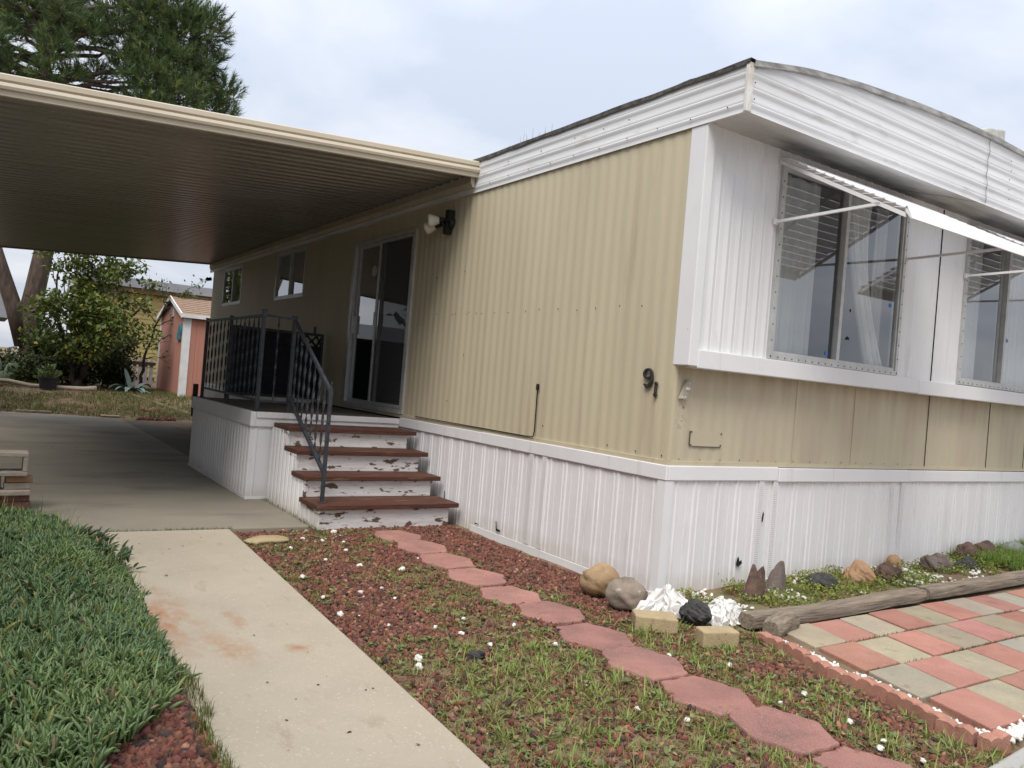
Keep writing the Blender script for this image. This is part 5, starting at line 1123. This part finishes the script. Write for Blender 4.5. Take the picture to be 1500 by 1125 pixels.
# bare sapling by the fence
b = (-.18, 19.6, G(-.18, 19.6)); sp = thing('bare_sapling', b, 'thin nearly bare sapling with a few leaves in front of the yellow house', 'sapling')
mb = MB(); top = (.25, 19.6, 3.0); limb(mb, b, (-.12, 19.6, 1.3), .045, .035, .03); limb(mb, (-.12, 19.6, 1.3), (.30, 19.6, 2.75), .032, .014, .03); tips = []
for s, e in (((-.10, 19.6, 1.45), (.75, 19.5, 2.1)), ((.05, 19.6, 2.1), (.9, 19.6, 2.45)), ((.2, 19.6, 2.5), (1.15, 19.5, 3.5)), ((.28, 19.6, 2.7), (.15, 19.6, 3.3)), ((.1, 19.6, 2.2), (-.35, 19.5, 2.7)), ((.3, 19.6, 2.75), (.95, 19.6, 3.15)), ((-.1, 19.6, 1.2), (.6, 19.5, 1.35)), ((.25, 19.6, 2.6), (1.2, 19.6, 2.9))):
    pts = limb(mb, s, e, .014, .004, .07, 6, 5); tips += pts[2:]
    for q in range(6):
        p = random.choice(pts[1:]); limb(mb, p, (p.x+random.uniform(-.1, .55), p.y+random.uniform(-.2, .2), p.z+random.uniform(-.25, .3)), .006, .002, .08, 4, 4)
obj('trunk', mb, m_twig, sp)
tp = np.array([tuple(random.choice(tips)) for _ in range(420)])+rng.normal(0, .09, (420, 3)); k = (tp[:, 2] > 2.4) | (rng.uniform(0, 1, 420) < .35); tp = tp[k]
n = len(tp); v, f, c = inst(lf, lff, tp, randrot(n), rng.uniform(.06, .13, n), np.array([[.10, .14, .03]])*rng.uniform(.7, 1.4, (n, 1))); obj('crown', (v, f), m_foliage, sp, col=c)
# big pine
pb_ = (-2.62, 21.4, G(-2.6, 21.4)-.05); pine = thing('pine_tree', pb_, 'tall forked pine tree rising above the carport canopy', 'pine tree')
mb = MB()
mb.tube([(-2.45, 21.4, pb_[2]), (-2.62, 21.4, 1.0), (-2.78, 21.4, 1.9), (-2.68, 21.4, 2.9), (-2.5, 21.4, 4.4), (-2.6, 21.5, 6.5), (-2.9, 21.5, 9.0), (-3.0, 21.6, 12), (-3.0, 21.6, 15)], [.36, .29, .30, .25, .23, .19, .15, .11, .05], 14)
mb.tube([(-2.85, 21.35, 1.3), (-3.15, 21.3, 2.3), (-3.55, 21.3, 3.4), (-4.1, 21.4, 5.0), (-5.2, 21.6, 8.0), (-6.0, 21.8, 11)], [.22, .20, .18, .16, .13, .07], 12)
CL = []        # (centre, radius)  visible crown clumps and the rest of the crown
vis = [((-2.85, 20.6, 8.4), .4), ((-2.6, 20.6, 10.0), .5), ((-2.75, 20.7, 9.2), .5), ((-2.3, 20.8, 8.6), .35), ((.5, 20.9, 10.7), .8), ((1.05, 21, 11.0), .7), ((0, 21, 11.2), .9), ((1.0, 21, 9.4), .55), ((-.6, 21, 10.9), .8), ((-1.0, 21, 9.2), .5), ((-3.75, 21.2, 8.1), .75), ((-3.2, 21.0, 7.6), .7), ((-4.3, 21.3, 8.9), .9), ((-2.4, 21.2, 7.55), .45), ((-2.1, 21.3, 9.9), .7), ((-1.2, 21.2, 10.2), .8), ((-.2, 20.9, 9.7), .9), ((-.4, 20.8, 8.9), .85), ((.3, 20.7, 8.6), .9), ((-.15, 20.7, 8.0), .8), ((.75, 20.7, 7.7), .75), ((.2, 20.6, 7.3), .8), ((-.75, 20.9, 8.2), .5), ((.55, 20.9, 9.6), .8), ((1.1, 21.1, 10.1), .6), ((1.3, 21.2, 8.9), .55), ((1.35, 21.3, 8.2), .5), ((1.75, 21.3, 8.8), .42), ((1.8, 21.3, 9.45), .45), ((1.25, 21.2, 7.6), .5), ((1.5, 21.2, 7.35), .4), ((-3.3, 21.4, 10.2), .8), ((-2.6, 21.6, 10.6), .8), ((-.6, 20.7, 7.5), .45), ((-.9, 21, 6.9), .6), ((.6, 20.7, 6.8), .6), ((-3.0, 21, 6.8), .6), ((-1.6, 22.3, 9.2), .4)]
CL += vis
for i in range(34):
    a = random.uniform(0, 6.28); h = random.uniform(9.8, 15.5); rr = random.uniform(.3, 3.6)*(1.15-(h-9.5)/9); CL.append(((-2.4+rr*math.cos(a)*1.1, 21.9+abs(rr*math.sin(a))*.9, h), random.uniform(.6, .95)))
for i in range(12): CL.append(((-5.5+random.uniform(-2, 1.0), 21.6+random.uniform(-1, 1.5), random.uniform(8.5, 13)), random.uniform(.6, .95)))
for (c_, r_) in CL:
    zt = max(5.2, min(13.5, c_[2]-random.uniform(.3, 1.4))); tx_ = float(np.interp(zt, [4.4, 6.5, 9, 12, 15], [-2.5, -2.6, -2.9, -3.0, -3.0]))
    limb(mb, (tx_, 21.5, zt), c_, .075, .02, .05, 7, 6)
    for q in range(5): limb(mb, c_, (c_[0]+random.uniform(-r_, r_), c_[1]+random.uniform(-r_, r_), c_[2]+random.uniform(-.3, r_)), .018, .006, .06, 4, 5)
for i in range(40):     # bare inner twigs
    p = (random.uniform(-2.6, -1.0), random.uniform(20.9, 22), random.uniform(7.3, 9.6)); limb(mb, p, (p[0]+random.uniform(-.9, .9), p[1]+random.uniform(-.5, .5), p[2]+random.uniform(-.1, .7)), .014, .004, .08, 5, 4)
obj('trunk', mb, m_bark, pine, smooth=True)
tips_, dirs_, shade = [], [], []
for i_, (c_, r_) in enumerate(CL):
    n = int((210 if i_ < len(vis) else 130)*(r_/.8)**2); d = rng.normal(0, 1, (n, 3)); d[:, 2] = d[:, 2]*.8+.25; d /= np.linalg.norm(d, axis=1)[:, None]
    tips_.append(np.array(c_)+d*(r_*rng.uniform(.2, .95, n)**.6)[:, None]); dirs_.append(d*.7+np.array([0, 0, .55])+rng.normal(0, .25, (n, 3))); shade.append(np.full(n, random.uniform(.75, 1.25)))
tips_ = np.concatenate(tips_); dirs_ = np.concatenate(dirs_); shade = np.concatenate(shade); dirs_ /= np.linalg.norm(dirs_, axis=1)[:, None]
NPT = 26; P_ = np.repeat(tips_, NPT, 0)+np.repeat(dirs_, NPT, 0)*rng.uniform(-.10, .16, (len(tips_)*NPT, 1)); nd = np.repeat(dirs_, NPT, 0)+rng.normal(0, .42, (len(P_), 3)); nd /= np.linalg.norm(nd, axis=1)[:, None]
sd_ = np.cross(nd, rng.normal(0, 1, nd.shape)); sd_ /= np.linalg.norm(sd_, axis=1)[:, None]; ln = rng.uniform(.15, .27, (len(P_), 1)); wd = .0085
vv = np.stack([P_-sd_*wd, P_+sd_*wd, P_+nd*ln], 1).reshape(-1, 3); ff = np.arange(len(vv)).reshape(-1, 3)
cc = np.array([[.105, .155, .062]])*np.repeat(shade, NPT)[:, None]*np.repeat(rng.uniform(.7, 1.35, len(tips_)), NPT)[:, None]*rng.uniform(.85, 1.15, (len(P_), 1)); br_ = np.repeat(rng.uniform(0, 1, len(tips_)) < .12, NPT); cc[br_] = cc[br_]*np.array([1.9, 1.5, 1.0])
obj('crown', (vv, ff), m_needle, pine, col=np.repeat(cc, 3, 0))

# shed
SX, SYY, SB = .51, 18.0, .31; SL, SDp = 3.4, 3.25; EV, PK = 2.40, 2.92
shed = thing('garden_shed', (SX, SYY, SB), 'salmon pink garden shed with white trim and shingled gable roof', 'shed')
mb = MB(); ym = SYY+SDp/2
mb.v += [(SX, SYY, SB-.1), (SX, SYY+SDp, SB-.1), (SX, SYY+SDp, EV), (SX, ym, PK), (SX, SYY, EV)]; mb.f.append((0, 4, 3, 2, 1))
n_ = int(SL/.3)
for i in range(n_):                                   # grooved front boards
    a = SX+i*SL/n_; b = a+SL/n_; mb.quad((a, SYY, SB-.1), (b-.012, SYY, SB-.1), (b-.012, SYY, EV), (a, SYY, EV)); mb.quad((b-.012, SYY, SB-.1), (b-.006, SYY+.012, SB-.1), (b-.006, SYY+.012, EV), (b-.012, SYY, EV)); mb.quad((b-.006, SYY+.012, SB-.1), (b, SYY, SB-.1), (b, SYY, EV), (b-.006, SYY+.012, EV))
mb.quad((SX+SL, SYY, SB-.1), (SX+SL, SYY+SDp, SB-.1), (SX+SL, SYY+SDp, EV), (SX+SL, SYY, EV)); mb.quad((SX, SYY+SDp, SB-.1), (SX, SYY+SDp, EV), (SX+SL, SYY+SDp, EV), (SX+SL, SYY+SDp, SB-.1))
obj('wall', mb, m_shed, shed)
mb = MB(); nr = 9
for s in (0, 1):
    for i in range(nr):
        t0, t1 = i/nr, (i+1)/nr
        ya = (SYY-.12)+(ym-SYY+.12)*t0; yb = (SYY-.12)+(ym-SYY+.12)*t1; za = EV+.03+(PK+.05-EV-.03)*t0+.018; zb = EV+.03+(PK+.05-EV-.03)*t1
        if s: ya, yb = 2*ym-ya, 2*ym-yb
        mb.quad((SX-.12, ya, za), (SX+SL+.1, ya, za), (SX+SL+.1, yb, zb), (SX-.12, yb, zb)); mb.quad((SX-.12, ya, za-.018), (SX+SL+.1, ya, za-.018), (SX+SL+.1, ya, za), (SX-.12, ya, za))
obj('roof', mb, m_shingle, shed)
mb = MB().box(SX-.02, SX+.16, SYY-.02, SYY-.001, SB-.05, EV).box(SX-.02, SX-.001, SYY-.0, SYY+.10, SB-.05, EV).box(SX-.02, SX-.001, SYY+SDp-.10, SYY+SDp, SB-.05, EV)
mb.box(SX-.10, SX+SL+.08, SYY-.13, SYY-.10, EV-.05, EV+.045)
mb.sweep([(-.03, 0, -.06), (0, 0, -.06), (0, 0, .05), (-.03, 0, .05)], (SX-.09, SYY-.12, EV), (SX-.09, ym, PK+.02)); mb.sweep([(-.03, 0, -.06), (0, 0, -.06), (0, 0, .05), (-.03, 0, .05)], (SX-.09, ym, PK+.02), (SX-.09, 2*ym-SYY+.12, EV))
obj('trim', mb, m_shedtrim, shed)
vb = obj('gable_vent', MB().box(SX-.025, SX-.002, ym-.17, ym+.17, 2.42, 2.72), m_shedtrim, shed)
mb = MB()
for k in range(5): mb.box(SX-.027, SX-.0255, ym-.13, ym+.13, 2.46+k*.05, 2.475+k*.05)
obj('vent_slot', mb, m_dark, vb)
obj('sill', MB().box(SX-.05, SX+SL, SYY-.06, SYY-.0205, SB-.12, SB-.02), m_rocklight, shed)
mb = MB().lathe([(0, .03), (.16, .03), (.2, .0)], (SX-.01, SYY+.42, 2.02), (-1, 0, 0), 14); mb.box(SX-.05, SX-.012, SYY+.28, SYY+.62, 1.78, 1.98)
tag(obj('wall_plaque', mb, m_teal, origin=(SX, SYY+.4, 1.9)), 'round teal plaque hung on the shed gable', 'plaque')
# yellow house behind
yh = thing('yellow_house', (3, 27, .4), 'yellow lap sided house with brown band and pale grey eave behind the shed', 'house')
mb = MB(); z = .2
while z < 3.42: mb.quad((-1.0, 27.0, z), (9, 27.0, z), (9, 27.03, min(z+.17, 3.45)), (-1.0, 27.03, min(z+.17, 3.45))); mb.quad((-1.0, 27.03, min(z+.17, 3.45)), (9, 27.03, min(z+.17, 3.45)), (9, 27.0, min(z+.17, 3.45)), (-1.0, 27.0, min(z+.17, 3.45))); z += .17
mb.box(-1.0, 9, 27.04, 31, .1, 3.44)
obj('wall', mb, m_yellow, yh)
obj('roof_band', MB().box(-1.15, 9.1, 26.7, 31.2, 3.45, 3.62), m_brownband, yh); obj('eave', MB().box(-1.2, 9.2, 26.6, 31.3, 3.625, 3.93), m_greyeave, yh)
gh_ = thing('grey_house', (-9, 33, .4), 'pale blue house with dark grey roof glimpsed behind the pine trunk', 'house')
obj('wall', MB().box(-16, -3.4, 33, 39, .2, 2.3), m_greyhome, gh_)
mb = MB(); mb.v += [(-16.4, 32.5, 2.3), (-3.0, 32.5, 2.3), (-3.0, 36, 3.9), (-16.4, 36, 3.9), (-3.0, 39.5, 2.3), (-16.4, 39.5, 2.3)]; mb.f += [(0, 1, 2, 3), (3, 2, 4, 5), (1, 4, 2), (0, 3, 5), (0, 5, 4, 1)]; obj('roof', mb, m_greyroof, gh_)
# picket fence
pf_ = thing('picket_fence', (-.3, 22.3, .4), 'faded white picket fence left of the shed', 'fence')
for i in range(14):
    x = -1.5+i*.155; mb = MB(); zb = G(x, 22.3)-.03; mb.v += [(x-.055, 22.3, zb), (x+.055, 22.3, zb), (x+.055, 22.3, 1.12), (x, 22.3, 1.22), (x-.055, 22.3, 1.12)]; mb.v += [(a, b+.02, c) for a, b, c in mb.v]; mb.f += [(0, 1, 2, 3, 4), (9, 8, 7, 6, 5)]+[(k, k+5, (k+1) % 5+5, (k+1) % 5) for k in range(5)]
    obj('picket', mb, m_fence, pf_)
obj('rail', MB().box(-1.6, .62, 22.321, 22.36, .55, .63).box(-1.6, .62, 22.27, 22.299, 1.00, 1.10), m_twig, pf_)
# agaves, cactus, pot, wood
def agave(x, y, n, L_, label, w=.085):
    b = (x, y, G(x, y)); t = thing('agave', b, label, 'agave')
    for i in range(n):
        a = 2*math.pi*i/n+random.uniform(-.25, .25); el = random.uniform(.35, 1.25) if i % 2 else random.uniform(.2, .7); l = L_*random.uniform(.75, 1.1); mb = MB(); m = 9
        for j in range(m+1):
            s = j/m; e = el-1.15*s*s*(1.1-el*.5); rr = l*s
            px_ = x+math.cos(a)*(rr*math.cos(el)+.05); py_ = y+math.sin(a)*(rr*math.cos(el)+.05); pz_ = b[2]+.04+rr*math.sin(el)-.55*l*s**2.4*(1 if el < .9 else .35)
            ww = w*(math.sin(math.pi*min(1, .18+s*.82))**.7)*(1 if s < .95 else .1); sx_, sy_ = -math.sin(a), math.cos(a)
            pz_ = max(pz_, b[2]+.015)
            mb.v += [(px_-sx_*ww, py_-sy_*ww, pz_+.025), (px_, py_, pz_), (px_+sx_*ww, py_+sy_*ww, pz_+.025), (px_, py_, pz_-.018)]
        for j in range(m):
            for k in range(4): p = j*4+k; q = j*4+(k+1) % 4; mb.f.append((p, q, q+4, p+4))
        obj('leaf', mb, m_agave, t, smooth=False)
    return t
agave(-.50, 18.6, 13, .72, 'blue grey agave with arching leaves in front of the picket fence')
cb = (-3.45, 20.0, G(-3.45, 20)); ct = thing('prickly_pear', cb, 'pale green prickly pear cactus with upright pads at the far left', 'cactus')
for (dx, dz, w, h, tl) in ((-.25, .12, .20, .20, .9), (.0, .42, .14, .26, -.2), (.35, .28, .19, .28, .25), (.62, .30, .10, .2, .5), (.05, .12, .16, .2, -.3)):
    mb = MB().lathe([(0, -1), (.5, -.85), (.85, -.4), (1, .1), (.8, .65), (.4, .93), (0, 1)], (0, 0, 0), (0, 0, 1), 14); c_, s_ = math.cos(tl), math.sin(tl)
    mb.v = [(cb[0]+dx+(px_*w)*c_+(pz_*h)*s_, cb[1]+py_*.04, cb[2]+dz+(pz_*h)*c_-(px_*w)*s_) for px_, py_, pz_ in mb.v]; obj('pad', mb, m_cactus, ct, smooth=True)
px0, py0 = -2.42, 17.9; pz0 = G(px0, py0); pot = thing('potted_plant', (px0, py0, pz0), 'bushy potted succulent in a black nursery pot', 'potted plant')
obj('pot', MB().lathe([(0, 0), (.17, 0), (.21, .28), (.225, .28), (.225, .31), (.195, .31), (.19, .27), (0, .27)], (px0, py0, pz0), (0, 0, 1), 22), m_pot, pot, smooth=False)
n = 420; d = rng.normal(0, 1, (n, 3)); d[:, 2] = np.abs(d[:, 2]); d /= np.linalg.norm(d, axis=1)[:, None]; rot = rotz(rng.uniform(0, 6.28, n)) @ rotx(-rng.uniform(.0, .9, n))
v, f, c = inst(itv, itf, np.stack([px0+d[:, 0]*.18*rng.uniform(.2, 1, n), py0+d[:, 1]*.18*rng.uniform(.2, 1, n), pz0+.28+d[:, 2]*.26*rng.uniform(0, 1, n)], -1), rot, rng.uniform(.12, .2, n), np.array([[.13, .17, .06]])*rng.uniform(.7, 1.3, (n, 1))); obj('foliage', (v, f), m_leaf, pot, col=c)
mb = MB(); mb.tube([(-3.9, 18.6, G(-3.9, 18.6)+.14), (-3.2, 18.5, G(-3.2, 18.5)+.13), (-2.75, 18.3, G(-2.7, 18.3)+.06), (-2.2, 18.2, G(-2.2, 18.2)+.05), (-1.65, 18.1, G(-1.7, 18.1)+.06), (-1.38, 18.15, G(-1.4, 18.1)+.09)], [.035, .05, .05, .055, .06, .07], 8)
tag(obj('fallen_branch', mb, m_palewood, origin=(-2.6, 18.3, .3), smooth=True), 'bleached fallen branch lying behind the potted plant', 'branch')
mb = MB().sweep([(0, -.05, 0), (0, .05, 0), (0, .05, .05), (0, -.05, .05)], (-.62, 17.6, G(-.6, 17.6)), (.25, 14.9, G(.2, 14.9)+.005)); tag(obj('wood_plank', mb, m_palewood, origin=(-.2, 16.2, .2)), 'pale wooden plank lying in the backyard grass', 'plank')
block(-2.85, 14.42, .03, .60, .11, .05, -.01, m_palewood, 'wood_block', 'grey wooden block laid on the back edge of the slab', 'wood block')
block(-1.55, 13.95, -.1, .34, .22, .04, .0, m_tanbrick, 'flat_tan_stone', 'flat tan stone at the back edge of the slab', 'stone')


# ------------------------------------------------------------------ across the street and next door (some mirrored in the glass, some added to block low light)
for i, (x, y, h, lab) in enumerate([(9, -26, 7, 'round street tree across the road, mirrored in the end windows'), (26, -24, 8, 'taller street tree farther along the road, mirrored in the end windows'), (-7.6, 15.5, 6.5, 'leafy tree in the neighbouring yard, mirrored in the sliding door'), (-5, -20, 8.5, 'broad street tree added straight behind the viewer across the road to block low light'), (-14, -17, 8, 'broad street tree added behind the viewer toward the left to block low light')]):  # last two trees are added to cut low light from the front
    b = (x, y, G(x, y)); cls = [(x+random.uniform(-2.2, 2.2), y+random.uniform(-2, 2), b[2]+h*random.uniform(.4, 1), random.uniform(.9, 1.4)) for k in range(14)]
    leafy_tree('street_tree', b, lab, 'tree', [(b, (x, y, h*.6), .22, .12)], cls, (.2, .35), 34, (.05, .075, .025), (.09, .12, .035), .02, trunkmat=m_bark)
nh3 = thing('neighbour_home', (-18, -28, 0), 'dull cream mobile home added behind the viewer across the road to block low light', 'mobile home')  # added out of view to cut low light reaching the carport
obj('wall', MB().box(-32, -6, -34, -28, 0, 3.0), m_cream, nh3); obj('roof', MB().box(-32.4, -5.6, -34.4, -27.6, 3.0, 3.3), m_greyroof, nh3)
nh = thing('neighbour_home', (12, -30, 0), 'long pale mobile home across the road, mirrored in the end windows', 'mobile home')
obj('wall', MB().box(-2, 30, -36, -30, 0, 2.9), m_fascia, nh); obj('roof', MB().box(-2.4, 30.4, -36.4, -29.6, 2.9, 3.15), m_greyroof, nh)
for x in (3, 9, 16, 23): w_ = obj('window', MB().box(x, x+1.8, -29.99, -29.95, 1.3, 2.4), m_dark, nh)
hb = (-6.6, 8.5, 0); cls = [(-6.6+random.uniform(-.5, .5), random.uniform(-5, 17), random.uniform(.4, 4.8), random.uniform(.6, .95)) for k in range(115)]
leafy_tree('blocker_hedge', hb, 'tall dense hedge added to block low light at the carport, mirrored in the sliding door', 'hedge', [(( -6.6, q, 0), (-6.6, q, 3.5), .06, .03) for q in (-4, -2, 0, 2, 4, 6, 8, 10, 12, 14, 16)], cls, (.2, .34), 55, (.04, .06, .02), (.07, .09, .03), .02)  # out of frame, added to keep side light off the carport wall
nh2 = thing('neighbour_home', (-10, 9, 0), 'dull brown mobile home set close in the next lot to block low light, mirrored in the sliding door', 'mobile home')  # out of frame, placed near and dark to cut light from the left
obj('wall', MB().box(-13, -8.2, 2.5, 19, 0, 3.0), m_brownband, nh2); obj('roof', MB().box(-13.4, -7.8, 2.1, 19.4, 3.0, 3.25), m_greyroof, nh2)
for y in (5, 10, 14): obj('window', MB().box(-8.19, -8.15, y, y+1.6, 1.3, 2.4), m_dark, nh2)
